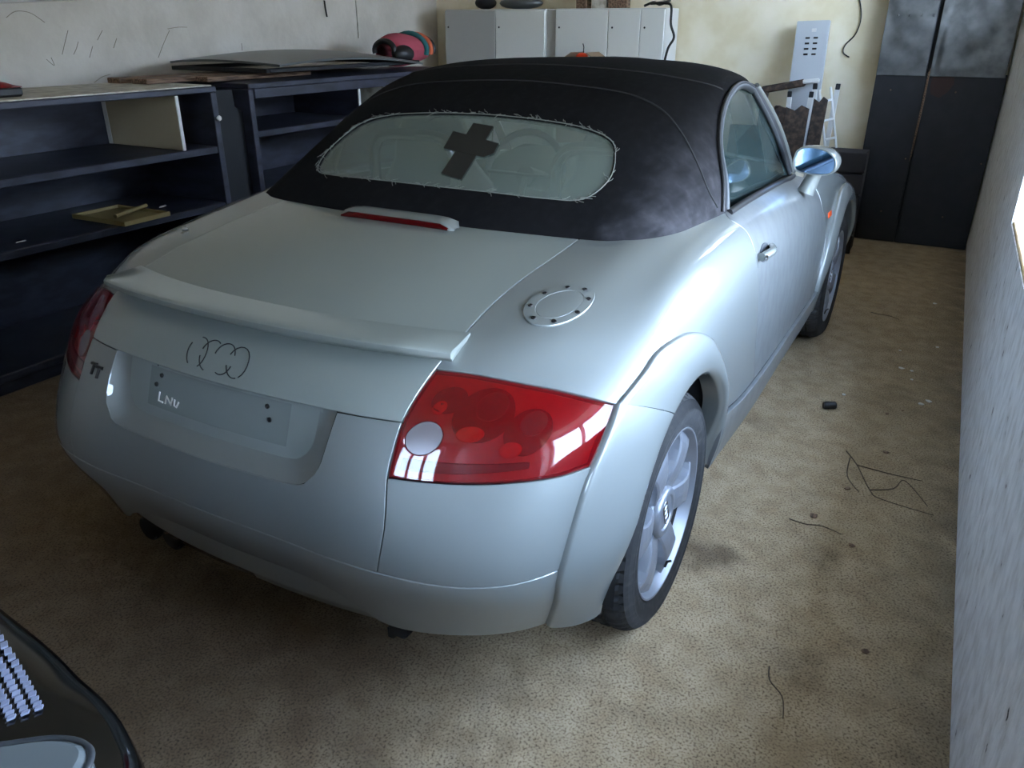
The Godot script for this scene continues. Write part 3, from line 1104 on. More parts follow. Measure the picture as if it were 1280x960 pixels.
		add_grid(ap, pr, Vector3(side, 0, 0), .02)
		obj("screen_pillar", ap.commit(), M.trim, car)
		var oe := []
		for k in 7:
			oe.append(pr[k][2])
		obj("screen_frame", tube_mesh(cr(oe, 3), .011, 10), M.paint, car)
		var belt := []
		for k in 9:
			belt.append(flip(sb.at(sb.uv(VS([[.738, .962, -.62]])[0].lerp(Vector3(.70, .889, -1.78), k / 8.0) + Vector3(.01, .004, 0))), side))
		obj("belt_seal", tube_mesh(belt, .011, 8), M.black_plastic, car)
		# mirror on its stalk
		var mr := pt("door_mirror", car, flip(Vector3(.826, .992, -1.50), side))
		mr.rotation.y = -.10 * side
		var oval := [Vector2(-.078, .010), Vector2(-.070, .036), Vector2(-.045, .051), Vector2(0, .053), Vector2(.045, .042), Vector2(.075, .018), Vector2(.082, -.012), Vector2(.070, -.036), Vector2(.035, -.046), Vector2(-.030, -.046), Vector2(-.066, -.036), Vector2(-.078, -.012)]
		var ring := cr(oval, 4, true)
		var hr := []
		for q in [[.90, .012], [.97, .016], [1.0, .010], [1.02, -.01], [1.0, -.05], [.92, -.085], [.72, -.115], [.42, -.132], [.02, -.138]]:
			var l := []
			for i in ring.size() + 1:
				var p: Vector2 = ring[i % ring.size()]
				l.append(Vector3(p.x * q[0] * side, p.y * q[0], q[1]))
			hr.append(l)
		st = begin()
		add_grid(st, hr, Vector3(0, 1, 0) if true else Vector3.ZERO, .0)
		obj("mirror_housing", st.commit(), M.paint, mr)
		var face := PackedVector2Array()
		for p in ring:
			face.append(Vector2(p.x * .90 * side, p.y * .90))
		obj("mirror_glass", prism_mesh(face, .004, 0.0, Transform3D(Basis(), Vector3(0, 0, .004))), M.mirror, mr)
		obj("mirror_stalk", tube_mesh(cr([flip(Vector3(.0, -.035, -.06), side), flip(Vector3(-.015, -.075, -.055), side), flip(Vector3(-.030, -.125, -.045), side)], 4), .022, 12, false, .034), M.paint, mr)
	# bonnet, front bumper and grille
	var bon := sb.outline([VS([[0, .94, -2.08], [.26, .932, -2.06], [.46, .918, -2.03], [.60, .895, -2.0]]), VS([[.60, .895, -2.0], [.66, .85, -2.35], [.71, .80, -2.62]]), VS([[.71, .80, -2.62], [.62, .70, -2.93], [.45, .67, -3.08], [.2, .66, -3.15], [0, .655, -3.165]])])
	obj("bonnet", both(sb, bon), M.paint, car)
	var fb := sb.outline([VS([[0, .65, -3.17], [.2, .655, -3.155], [.45, .665, -3.085], [.62, .695, -2.935], [.80, .69, -2.80]]), VS([[.80, .69, -2.80], [.825, .5, -2.88], [.81, .345, -2.86], [.79, .25, -2.84]]), VS([[.79, .25, -2.84], [.70, .225, -3.0], [.55, .222, -3.14], [.3, .222, -3.21], [0, .222, -3.24]])])
	obj("front_bumper", both(sb, fb), M.paint, car)
	# dark inner shell so that the gaps and arches show no daylight
	st = begin()
	var nx := 150
	var ny := 40
	for i in nx:
		for j in ny:
			var a: Vector2 = Vector2(lerpf(sb.s0, sb.s1, float(i) / nx), sb.t1 * j / ny)
			var d: Vector2 = Vector2((sb.s1 - sb.s0) / nx, sb.t1 / ny)
			var c := sb.at(a + d / 2.0)
			if Vector2(c.z, c.y - .315).length() < .44 or Vector2(c.z + 2.422, c.y - .315).length() < .44:
				continue
			if absf(c.x) < .40 and c.z > .5 and c.y < .80:
				continue
			_poly(st, sb, PackedVector2Array([a, a + Vector2(d.x, 0), a + d, a + Vector2(0, d.y)]), -.032)
	obj("inner_shell", st.commit(), M.dark, car)
	for z in [0.0, -2.422]:
		for side in [1.0, -1.0]:
			st = begin()
			var liner := []
			for k in 21:
				var a := deg_to_rad(lerpf(-3.0, 183.0, k / 20.0))
				liner.append([Vector3(.835 * side, .315 + .385 * sin(a), z + .385 * cos(a)), Vector3(.56 * side, .315 + .385 * sin(a), z + .385 * cos(a)), Vector3(.555 * side, .315, z)])
			add_grid(st, liner, Vector3(side, 0, 0), 0.0)
			obj("wheel_arch_liner", st.commit(), M.dark, car)
	st = begin()
	add_box(st, Vector3(0, .23, -1.35), Vector3(1.1, .06, 3.3), .02)
	add_box(st, Vector3(0, .30, .40), Vector3(.70, .10, .28), .03)
	obj("floor_pan", st.commit(), M.dark, car)
	plate_recess(car, rec)
	rear_details(car)
	roof(car)
	cabin(car)
	make_wheel(car, Vector3(.836, .315, 0), 1.0, .42)
	make_wheel(car, Vector3(-.836, .315, 0), -1.0, .2)
	make_wheel(car, Vector3(.864, .315, -2.422), 1.0, .1)
	make_wheel(car, Vector3(-.864, .315, -2.422), -1.0, .7)

func rev(a: Array) -> Array:
	var o := a.duplicate()
	o.reverse()
	return o

# a half outline that begins and ends on the car's middle line, closed by its mirror image
func whole(P: PackedVector2Array, front := false) -> PackedVector2Array:
	var o := P.duplicate()
	if front:
		# at the nose the middle line is the far end of the s axis: the panel is a half that is mirrored apart
		return o
	for i in range(P.size() - 1, -1, -1):
		if absf(P[i].x) > 0.002:
			o.append(Vector2(-P[i].x, P[i].y))
	return o

func both(sf: Surf, P: PackedVector2Array, lip := .012) -> ArrayMesh:
	var st := begin()
	st.append_from(panel(sf, P, 0.0, 0.0, lip), 0, Transform3D())
	st.append_from(panel(sf, mirror(P), 0.0, 0.0, lip), 0, Transform3D())
	return st.commit()

func plate_recess(car: Node3D, rec: Array) -> void:
	var node := pt("plate_recess", car)
	var o := sb.outline([rec], .015)
	var rim := []
	for v in o:
		rim.append(sb.at(v, -.001) + Vector3(0, 0, 0))
	for i in range(o.size() - 2, -1, -1):
		rim.append(flip(sb.at(o[i], -.001), -1.0))
	# walls slope in to a flat floor
	var rows := []
	for p in rim:
		var f := Vector3(p.x * .865, maxf(p.y, .645) if p.y < .74 else p.y + .01, 0)
		f.y = lerpf(.646, .772, clampf((p.y - .617) / .142, 0.0, 1.0))
		f.z = floor_z(f)
		var row := []
		for k in 7:
			var w := k / 6.0
			var q: Vector3 = (p as Vector3).lerp(f, w)
			q += Vector3(0, 0, -.006) * sin(PI * w)
			row.append(q)
		rows.append(row)
	var st := begin()
	add_grid(st, rows, Vector3(0, .3, 1))
	obj("recess_wall", st.commit(), M.paint, node)
	st = begin()
	var g := []
	for i in 13:
		var l := []
		for j in 7:
			var p := Vector3(lerpf(-.290, .290, i / 12.0), lerpf(.640, .775, j / 6.0), 0)
			p.z = floor_z(p)
			l.append(p)
		g.append(l)
	add_grid(st, g, Vector3(0, 0, 1))
	obj("recess_floor", st.commit(), M.dull, node)
	# the mark of the missing plate, its screw holes and glue
	st = begin()
	g = []
	for i in 13:
		var l := []
		for j in 3:
			var p := Vector3(lerpf(-.205, .215, i / 12.0), lerpf(.668, .752, j / 2.0), 0)
			p.z = floor_z(p) + .0012
			l.append(p)
		g.append(l)
	add_grid(st, g, Vector3(0, 0, 1))
	obj("plate_mark", st.commit(), M.grime, node)
	for q in [[-.165, .737], [-.18, .715], [.155, .737], [.165, .712]]:
		var c := Vector3(q[0], q[1], floor_z(Vector3(q[0], q[1], 0)) + .002)
		obj("screw_hole", lathe_mesh([Vector2(.0001, .0), Vector2(.0035, .0005), Vector2(.0052, .0012), Vector2(.0056, -.001)], 14, Transform3D(Basis(Vector3.RIGHT, PI2 - .2), c)), M.ink, node)
	st = begin()
	for stroke in [[[-.165, .702], [-.166, .683], [-.150, .682]], [[-.142, .681], [-.140, .698], [-.122, .683], [-.121, .699]], [[-.112, .697], [-.112, .684], [-.104, .682], [-.098, .694]]]:
		var l := []
		for q in stroke:
			l.append(Vector3(q[0], q[1], floor_z(Vector3(q[0], q[1], 0)) + .002))
		add_tube(st, l, .0022, 6)
	obj("glue_smear", st.commit(), M.white_board, node)
	st = begin()
	add_prism(st, PackedVector2Array([Vector2(-.185, .768), Vector2(-.160, .768), Vector2(-.183, .753)]), .003, 0.0, Transform3D(Basis(), Vector3(0, 0, floor_z(Vector3(-.17, .765, 0)) + .002)))
	obj("black_tab", st.commit(), M.ink, node)

func floor_z(p: Vector3) -> float:
	return .688 - (p.y - .645) * .36 - p.x * p.x * .20

func rear_details(car: Node3D) -> void:
	# spoiler blade along the edge of the boot lid
	var rows := []
	for i in 33:
		var x := lerpf(-.515, .515, i / 32.0)
		var e := pow(absf(x) / .515, 2.2)
		var zt := .612 - .078 * e
		var yt := .900 - .012 * e
		var tip := smoothstep(.515, .44, absf(x))
		var front := sb.at(sb.uv(Vector3(x * .97, .885 - .012 * e, zt - .125)), .005)
		var under := sb.at(sb.uv(Vector3(x * .97, .845 - .012 * e, zt - .055)), -.004)
		var t := lerpf(.35, 1.0, tip)
		var T := Vector3(x, lerpf(.868, yt, t), lerpf(zt - .045, zt, t))
		rows.append([front - Vector3(0, .012, 0), front - Vector3(0, .004, 0), front, front.lerp(T, .35) + Vector3(0, .002 * t, 0), front.lerp(T, .7) + Vector3(0, .003 * t, 0), T + Vector3(0, .004, -.003), T + Vector3(0, -.001, .003), T + Vector3(0, -.010, .004), T + Vector3(0, -.015, -.001), T.lerp(under, .35) + Vector3(0, -.006, -.006), T.lerp(under, .75), under])
	var st := begin()
	for part in [[0, 2, Vector3(0, 1, -.5)], [2, 6, Vector3(0, 1, 0)], [6, 8, Vector3(0, 0, 1)], [8, 11, Vector3(0, -1, .3)]]:
		var strip := []
		for r in rows:
			strip.append(r.slice(part[0], part[1] + 1))
		add_grid(st, strip, part[2])
	for i in [0, 32]:
		var mid: Vector3 = (rows[i][3] + rows[i][8]) / 2.0
		var sx := -1.0 if i == 0 else 1.0
		for k in rows[i].size():
			var a: Vector3 = rows[i][k]
			var b: Vector3 = rows[i][(k + 1) % rows[i].size()]
			flat(st, a, b, mid, mid, Vector3(sx, 0, 0))
	obj("spoiler", st.commit(), M.lid, car)
	# the outlines left by the four rings
	var em := pt("ring_emblem", car)
	for k in 4:
		var c := Vector2((k - 1.5) * .0405, .808)
		var arcs: Array = [[[-60, 95], [150, 235]], [[60, 165], [190, 260]], [[20, 170], [-110, -20]], [[-60, 160], [200, 285]]][k]
		for ar in arcs:
			var l := []
			for i in 13:
				var a := deg_to_rad(lerpf(ar[0], ar[1], i / 12.0))
				var p := Vector3(c.x + .0285 * cos(a), c.y + .0285 * sin(a), .63 - .28 * ((c.y + .0285 * sin(a)) - .808) * 2.6)
				l.append(sb.at(sb.uv(p), .0006))
			obj("ring", tube_mesh(l, .0013, 6), M.ink, em)
	# the two letters at the edge of the rear panel
	var tt := pt("letter_badge", car)
	for q in [[-.405, .708], [-.376, .702]]:
		st = begin()
		for s in [[[-.015, .014], [.013, .014]], [[.0, .014], [.0, -.016]]]:
			var l := []
			for i in 5:
				var f := i / 4.0
				l.append(sb.at(sb.uv(Vector3(q[0] + lerpf(s[0][0], s[1][0], f), q[1] + lerpf(s[0][1], s[1][1], f), .662)), .001))
			add_tube(st, l, .0042, 6)
		obj("letter", st.commit(), M.steel_dark, tt)
	# third brake light
	var bl := pt("brake_light", car)
	rows = []
	for i in 21:
		var x := lerpf(-.190, .190, i / 20.0)
		var e := sqrt(maxf(0.0, 1.0 - pow(absf(x) / .1901, 10.0)))
		var l := []
		for q in [[.012, -.004], [.010, .014], [.002, .021], [-.03, .022], [-.055, .010], [-.062, -.004]]:
			var p := Vector3(x, 0, -.018 + q[0] * lerpf(.3, 1.0, e))
			l.append(Vector3(x, sb.at(sb.uv(Vector3(x, .968, p.z))).y + (q[1] + .004) * lerpf(.25, 1.0, e) - .004, p.z))
		rows.append(l)
	st = begin()
	add_grid(st, rows, Vector3(0, 1, 0))
	obj("lamp_cover", st.commit(), M.paint, bl)
	st = begin()
	rows = []
	for i in 15:
		var x := lerpf(-.177, .177, i / 14.0)
		var y := sb.at(sb.uv(Vector3(x, .968, -.005))).y
		var e := 1.0 if i > 0 and i < 14 else .4
		rows.append([Vector3(x, y + .001, -.003), Vector3(x, y + .003, -.0005), Vector3(x, y + .001 + .013 * e, -.0015), Vector3(x, y + .001 + .015 * e, -.006)])
	add_grid(st, rows, Vector3(0, 0, 1))
	obj("lens", st.commit(), M.red_bowl2, bl)
	# fuel flap with its screwed ring
	var fu := pt("fuel_flap", car)
	var fc := sb.uv(Vector3(.617, .912, .238))
	var r0 := PackedVector2Array()
	var r1 := PackedVector2Array()
	for k in 48:
		var d := Vector2(cos(TAU * k / 48.0), sin(TAU * k / 48.0))
		r0.append(fc + d * .083)
		r1.append(fc + d * .057)
	obj("ring", panel(sb, r0, 0.0, .0035, .008, [r1], .012), M.paint, fu)
	obj("flap", panel(sb, r1, .0022, .0030, .01, [], .012), M.paint, fu)
	for k in 8:
		var a := TAU * (k + .35) / 8.0
		var v := fc + Vector2(cos(a), sin(a)) * .070
		var n := sb.nrm(v)
		var bx := n.cross(Vector3.FORWARD).normalized()
		obj("screw", lathe_mesh([Vector2(.0001, .0008), Vector2(.0028, .0006), Vector2(.0031, .0026), Vector2(.0050, .0022), Vector2(.0058, .0004)], 14, Transform3D(Basis(bx, n, bx.cross(n)), sb.at(v, .0035))), M.steel_dark, fu)
	# small bright stud on the far edge of the boot
	var kp := sb.at(sb.uv(Vector3(-.566, .920, .208)))
	obj("chrome_stud", lathe_mesh([Vector2(.0001, .016), Vector2(.007, .015), Vector2(.010, .010), Vector2(.008, .003), Vector2(.012, -.002)], 16, Transform3D(Basis(), kp)), M.chrome, car)
	# exhaust pipes and a bracket under the tail
	var ex := pt("exhaust", car)
	for x in [-.40, -.31]:
		var pipe := Transform3D(Basis(Vector3(1, 0, 0), Vector3(0, 0, 1), Vector3(0, -1, 0)), Vector3(x, .225, 0))
		obj("tail_pipe", lathe_mesh([Vector2(.030, .30), Vector2(.036, .32), Vector2(.036, .612), Vector2(.034, .616), Vector2(.031, .612), Vector2(.030, .40), Vector2(.0001, .40)], 28, pipe), M.steel_dark, ex)
	st = begin()
	add_ball(st, Vector3(-.10, .215, .42), Vector3(.33, .09, .15), 20, 10)
	obj("silencer", st.commit(), M.dark, ex)
	st = begin()
	add_box(st, Vector3(.42, .235, .60), Vector3(.05, .045, .04), .012)
	add_box(st, Vector3(.40, .215, .60), Vector3(.02, .03, .03), .006)
	obj("tow_bracket", st.commit(), M.dark, car)

func roof(car: Node3D) -> void:
	var top := pt("soft_top", car)
	var win := VS([[0, 1.037, -.178], [.2, 1.037, -.182], [.36, 1.034, -.200], [.455, 1.040, -.228], [.490, 1.076, -.312], [.473, 1.122, -.392], [.432, 1.160, -.448], [.33, 1.188, -.468], [.18, 1.201, -.476], [0, 1.205, -.479]])
	var wo := whole(sc.outline([win], .014))
	var all := PackedVector2Array([Vector2(sc.s0, .0), Vector2(sc.s1, .0), Vector2(sc.s1, sc.t1), Vector2(sc.s0, sc.t1)])
	var mesh := panel(sc, all, 0.0, 0.0, .012, [wo], .020, .004)
	# dust lies in a pale drift on the lower corner by the side window
	var fn := FastNoiseLite.new()
	fn.seed = 12
	fn.frequency = 9.0
	fn.fractal_octaves = 4
	var arr := mesh.surface_get_arrays(0)
	var pv: PackedVector3Array = arr[Mesh.ARRAY_VERTEX]
	var col := PackedColorArray()
	for p in pv:
		var n := fn.get_noise_3dv(p)
		var d := smoothstep(.50, .66, p.x + n * .06 + (1.05 - p.y) * .10) * (1.0 - smoothstep(1.02, 1.28, p.y + n * .07))
		var low := (1.0 - smoothstep(.97, 1.035, p.y + n * .03)) * smoothstep(.55, .70, p.x) * .8
		var v := minf(1.0, .11 * (1.0 + 4.2 * d * (0.65 + 0.7 * n) + low * 4.0 * (.5 + n)))
		col.append(Color(v, v, v * 1.01))
	arr[Mesh.ARRAY_COLOR] = col
	var am := ArrayMesh.new()
	am.add_surface_from_arrays(Mesh.PRIMITIVE_TRIANGLES, arr)
	obj("canvas", am, M.cloth, top)
	obj("rear_window", panel(sc, wo, -.010, -.004, 0.0, [], .02), M.haze, top)
	# stitched hems over the two bows
	for hem in [[[-.725, .985, -.55], [-.689, 1.050, -.517], [-.591, 1.165, -.585], [-.49, 1.238, -.64], [-.332, 1.278, -.670], [0, 1.291, -.684], [.332, 1.278, -.670], [.49, 1.238, -.64], [.591, 1.165, -.585], [.689, 1.050, -.517], [.725, .985, -.55]], [[-.60, 1.262, -.93], [-.52, 1.293, -.885], [-.40, 1.312, -.876], [0, 1.331, -.90], [.40, 1.312, -.876], [.52, 1.293, -.885], [.60, 1.262, -.93]]]:
		var l := []
		for p in cr(VS(hem), 8):
			l.append(sc.at(sc.uv(p), -.0005))
		obj("hem", tube_mesh(l, .0035, 8), M.cloth2, top)
	# frayed edge of the window opening: pale hem and loose threads
	var loop := dense_loop(wo, .012)
	var l2 := []
	for v in loop:
		l2.append(sc.at(v, .0008))
	obj("frayed_hem", tube_mesh(l2, .0015, 6, true), M.thread, top)
	var rng := RandomNumberGenerator.new()
	rng.seed = 77
	var st := begin()
	for k in 150:
		var i := rng.randi() % loop.size()
		var v := loop[i]
		var dir := (loop[(i + 1) % loop.size()] - v).normalized().rotated(rng.randf_range(-.9, .9))
		var len := rng.randf_range(.008, .030)
		var pts := []
		for j in 4:
			pts.append(sc.at(v + dir * len * j / 3.0 + Vector2(rng.randf_range(-.002, .002), rng.randf_range(-.003, .003)), .003 + .002 * rng.randf()))
		add_tube(st, pts, .0008, 5)
	var th := obj("loose_thread", st.commit(), M.thread, top)
	th.set_meta("kind", "stuff")
	# two strips of tape in a cross on the window
	for t in [[[-.057, 1.162, -.400], [-.046, 1.121, -.328], [.104, 1.108, -.308], [.128, 1.118, -.325], [.122, 1.140, -.366]], [[-.010, 1.185, -.440], [.066, 1.180, -.432], [.086, 1.060, -.214], [.008, 1.067, -.230]]]:
		var P := PackedVector2Array()
		for p in t:
			P.append(sc.uv(V(p)))
		obj("tape_strip", panel(sc, P, 0.0, -.0012 if t.size() == 4 else -.0004, .0006, [], .03, .0), M.tape, top)
	var P3 := PackedVector2Array()
	for p in [[.066, 1.180, -.432], [.098, 1.143, -.366], [.128, 1.140, -.362]]:
		P3.append(sc.uv(V(p)))
	obj("tape_residue", panel(sc, P3, 0.0, -.0022, .0004, [], .03, 0.0), M.grime, top)

func cabin(car: Node3D) -> void:
	var st := begin()
	add_box(st, Vector3(0, .62, -.60), Vector3(1.36, .62, .06), .02)
	add_box(st, Vector3(0, .92, -.40), Vector3(1.20, .02, .40), .005)
	obj("bulkhead", st.commit(), M.black_plastic, car)
	st = begin()
	var rows := []
	for i in 11:
		var x := lerpf(-.68, .68, i / 10.0)
		rows.append([Vector3(x, .55, -1.62), Vector3(x, .74, -1.58), Vector3(x, .83, -1.62), Vector3(x, .88, -1.78), Vector3(x, .90, -2.02)])
	add_grid(st, rows, Vector3(0, .5, 1), .02)
	obj("dashboard", st.commit(), M.black_plastic, car)
	var wheel := []
	for k in 32:
		var a := TAU * k / 32.0
		wheel.append(Vector3(-.36 + .185 * cos(a), .86 + .170 * sin(a), -1.42 - .07 * sin(a)))
	st = begin()
	add_tube(st, wheel, .015, 10, true)
	for a in [0.0, PI, -PI2]:
		add_bar(st, Vector3(-.36, .855, -1.44), Vector3(-.36 + .18 * cos(a), .86 + .165 * sin(a), -1.42 - .07 * sin(a)), .03, .012, .003)
	add_tube(st, [Vector3(-.36, .85, -1.43), Vector3(-.36, .80, -1.60)], .045, 16)
	obj("steering_wheel", st.commit(), M.leather, car)
	for sx in [-1.0, 1.0]:
		var seat := pt("seat", car, Vector3(.36 * sx, 0, 0))
		st = begin()
		rows = []
		for q in [[.38, -.86, .24], [.50, -.80, .26], [.66, -.75, .265], [.82, -.70, .255], [.94, -.665, .22], [1.01, -.65, .16], [1.10, -.64, .14], [1.15, -.65, .11]]:
			var l := []
			for k in 17:
				var a := TAU * k / 16.0
				var ca := signf(cos(a)) * pow(absf(cos(a)), .6)
				var sa := signf(sin(a)) * pow(absf(sin(a)), .6)
				l.append(Vector3(q[2] * ca, q[0], q[1] - .09 + .065 * sa))
			rows.append(l)
		add_grid(st, rows, Vector3(0, 0, 1) if true else Vector3.ZERO)
		add_ball(st, Vector3(0, 1.145, -.735), Vector3(.11, .03, .065), 16, 8)
		obj("backrest", st.commit(), M.leather, seat)
		st = begin()
		add_box(st, Vector3(0, .40, -1.10), Vector3(.50, .16, .52), .05)
		obj("cushion", st.commit(), M.leather, seat)
		var hoop := []
		for q in [[-.17, .88], [-.17, 1.02], [-.155, 1.075], [-.11, 1.105], [0, 1.11], [.11, 1.105], [.155, 1.075], [.17, 1.02], [.17, .88]]:
			hoop.append(Vector3(.36 * sx + q[0], q[1], -.61))
		obj("roll_hoop", tube_mesh(cr(hoop, 4), .021, 14), M.chrome, car)
	# windscreen and its header rail
	rows = []
	for i in 13:
		var f := lerpf(-1.0, 1.0, i / 12.0)
		var b := Vector3(.675 * f, .945 - .05 * f * f, -2.075 + .21 * f * f)
		var t := Vector3(.595 * f, 1.33 - .08 * f * f, -1.51 + .12 * f * f)
		var l := []
		for j in 7:
			l.append(b.lerp(t, j / 6.0) + Vector3(0, .018, -.022) * sin(PI * j / 6.0))
		rows.append(l)
	st = begin()
	add_grid(st, rows, Vector3(0, .5, -1))
	obj("windscreen", st.commit(), M.glass, car)
	var hd := []
	for r in rows:
		hd.append(r[6] + Vector3(0, -.008, 0))
	obj("header_rail", tube_mesh(hd, .018, 10), M.trim, car)

func boxes(list: Array, bevel := 0.0) -> ArrayMesh:
	var st := begin()
	for b in list:
		add_box(st, V(b[0]), V(b[1]), bevel)
	return st.commit()

# box from one corner to the opposite one
func span(a: Array, b: Array) -> Array:
	return [[(a[0] + b[0]) / 2.0, (a[1] + b[1]) / 2.0, (a[2] + b[2]) / 2.0], [absf(b[0] - a[0]), absf(b[1] - a[1]), absf(b[2] - a[2])]]

func room() -> void:
	# concrete floor: mottled, stained along the wall and under the wheels
	var con := mat(Color(1, 1, 1), 0.9)
	con.vertex_color_use_as_albedo = true
	con.albedo_texture = noise(0.02, [Color(0.66, 0.57, 0.45), Color(0.70, 0.615, 0.495), Color(0.74, 0.655, 0.54)], [0.22, 0.5, 0.8], 21, 1024, 7)
	con.uv1_scale = Vector3(.8, .8, .8)
	con.detail_enabled = true
	con.detail_blend_mode = BaseMaterial3D.BLEND_MODE_MUL
	con.detail_uv_layer = BaseMaterial3D.DETAIL_UV_2
	con.detail_albedo = noise(0.09, [Color(0.52, 0.48, 0.44), Color(0.84, 0.83, 0.81), Color(0.95, 0.95, 0.94), Color(1, 1, 1)], [0.12, 0.32, 0.50, 0.8], 22, 1024, 6)
	con.uv2_scale = Vector3(1.4, 1.4, 1.4)
	con.heightmap_enabled = true
	con.heightmap_texture = noise(0.035, [], [], 23, 1024, 6)
	con.heightmap_scale = 0.5
	var fn := FastNoiseLite.new()
	fn.seed = 4
	fn.frequency = 2.2
	fn.fractal_octaves = 5
	var x0 := -3.2
	var x1 := 1.7
	var z0 := -5.0
	var z1 := 3.6
	var step := .035
	var nx := int((x1 - x0) / step)
	var nz := int((z1 - z0) / step)
	var vx := PackedVector3Array()
	var nn := PackedVector3Array()
	var u1 := PackedVector2Array()
	var u2 := PackedVector2Array()
	var cc := PackedColorArray()
	var ix := PackedInt32Array()
	for i in nx + 1:
		for j in nz + 1:
			var p := Vector3(lerpf(x0, x1, float(i) / nx), 0, lerpf(z0, z1, float(j) / nz))
			vx.append(p)
			nn.append(Vector3.UP)
			u1.append(Vector2(p.x, p.z) * .5)
			u2.append(Vector2(p.x * .866 + p.z * .5, p.z * .866 - p.x * .5) * .9)
			var n := fn.get_noise_2d(p.x, p.z)
			var n2 := fn.get_noise_2d(p.x * 3.0 + 9.0, p.z * 3.0)
			var v := .88 + n * .08 + fn.get_noise_2d(p.x * 9.0, p.z * 9.0 + 4.0) * .16
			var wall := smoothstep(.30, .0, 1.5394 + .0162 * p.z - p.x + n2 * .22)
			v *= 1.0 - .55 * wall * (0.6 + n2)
			var c := Color(v, v * .985, v * .95)
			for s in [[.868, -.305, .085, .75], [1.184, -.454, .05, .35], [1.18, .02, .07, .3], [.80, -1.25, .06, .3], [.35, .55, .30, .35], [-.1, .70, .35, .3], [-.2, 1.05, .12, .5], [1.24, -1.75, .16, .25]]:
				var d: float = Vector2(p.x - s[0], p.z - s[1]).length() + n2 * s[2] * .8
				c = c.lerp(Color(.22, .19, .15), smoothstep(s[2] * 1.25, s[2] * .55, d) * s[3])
			var grime_shade := maxf(smoothstep(.2, -.9, p.x + n * .3), smoothstep(.75, .15, p.x + n * .25 + n2 * .1) * smoothstep(.2, .6, p.z))  # brown grime, with the shade beside and behind the car painted in
			c = c.lerp(Color(.25, .20, .16), grime_shade * .72)
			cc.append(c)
	for i in nx:
		for j in nz:
			var a := i * (nz + 1) + j
			ix.append_array(PackedInt32Array([a, a + nz + 1, a + nz + 2, a, a + nz + 2, a + 1]))
	var arr := []
	arr.resize(Mesh.ARRAY_MAX)
	arr[Mesh.ARRAY_VERTEX] = vx
	arr[Mesh.ARRAY_NORMAL] = nn
	arr[Mesh.ARRAY_TEX_UV] = u1
	arr[Mesh.ARRAY_TEX_UV2] = u2
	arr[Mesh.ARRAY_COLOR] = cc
	arr[Mesh.ARRAY_INDEX] = ix
	var fm := ArrayMesh.new()
	fm.add_surface_from_arrays(Mesh.PRIMITIVE_TRIANGLES, arr)
	var slab := begin()
	add_box(slab, Vector3((x0 + x1) / 2, -.08, (z0 + z1) / 2), Vector3(x1 - x0, .14, z1 - z0), 0.0)
	slab.commit(fm)
	fm.surface_set_material(0, con)
	fm.surface_set_material(1, con)
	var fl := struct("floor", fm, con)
	# walls
	var plaster := mat(Color(1, 1, 1), 0.85)
	textured(plaster, noise(0.01, [Color(0.72, 0.685, 0.63), Color(0.75, 0.715, 0.66), Color(0.77, 0.735, 0.685)], [0.2, 0.5, 0.8], 31, 512, 5), Vector3(.5, .5, .5))
	bumped(plaster, noise(0.04, [], [], 32, 512, 5), 0.15)
	var cream := mat(Color(1, 1, 1), 0.85)
	textured(cream, noise(0.01, [Color(0.86, 0.80, 0.66), Color(0.89, 0.84, 0.72), Color(0.91, 0.86, 0.76)], [0.2, 0.5, 0.8], 33, 512, 5), Vector3(.5, .5, .5))
	var white := mat(Color(1, 1, 1), 0.85)
	textured(white, noise(0.02, [Color(0.16, 0.14, 0.14), Color(0.80, 0.78, 0.77), Color(0.87, 0.86, 0.86), Color(0.91, 0.90, 0.90)], [0.06, 0.12, 0.5, 0.8], 34, 1024, 5), Vector3(.8, .45, .8))
	bumped(white, noise(0.02, [], [], 34, 1024, 5), 0.6)
	struct("wall_left", boxes([span([-3.35, 0, -5.1], [-3.1, 2.75, 3.6])]), plaster)
	struct("wall_back", boxes([span([-3.1, 0, -5.1], [1.7, 2.75, -4.85])]), cream)
	var wr := struct("wall_right", boxes([span([0, 0, -5.1], [.32, .785, 3.6]), span([0, .785, -2.35], [.32, 2.75, -1.76]), span([0, .785, -4.35], [.32, 1.62, -2.35]), span([0, 2.35, -4.35], [.32, 2.75, -2.35]), span([0, .785, -5.1], [.32, 2.75, -4.35]), span([0, .785, 1.1], [.32, 2.75, 3.6]), span([0, 1.52, -1.76], [.32, 2.75, 1.1])]), white)
	wr.position = Vector3(1.5394, 0, 0)
	wr.rotation.y = .0162
	struct("wall_near", boxes([span([-3.1, 0, 3.3], [.50, 2.75, 3.55]), span([.50, 2.45, 3.3], [1.40, 2.75, 3.55]), span([.50, 0, 3.3], [1.40, 1.60, 3.55]), span([1.40, 0, 3.3], [1.7, 2.75, 3.55])]), plaster)
	var ceil_white := mat(Color(.93, .92, .88), .9)
	struct("ceiling", boxes([span([-3.35, 2.62, -5.1], [1.95, 2.78, 3.6])]), ceil_white)
	# the window over the car's flank: frame, bars, panes and a bare wooden sill
	var wood := mat(Color(0.80, 0.66, 0.47), 0.6)
	textured(wood, noise(0.02, [Color(0.66, 0.52, 0.36), Color(0.82, 0.68, 0.49), Color(0.87, 0.76, 0.58)], [0.3, 0.5, 0.75], 41, 256, 4), Vector3(6, 6, .7))
	wood.albedo_color = Color(1, 1, 1)
	M.wood = wood
	var fw := mat(Color(0.80, 0.80, 0.78), 0.5)
	var win := Node3D.new()
	win.name = "window_1"
	win.set_meta("kind", "structure")
	add_child(win, true)
	win.position = Vector3(1.5394, 0, 0)
	win.rotation.y = .0162
	var L := []
	var za := -1.76
	var zb := 1.1
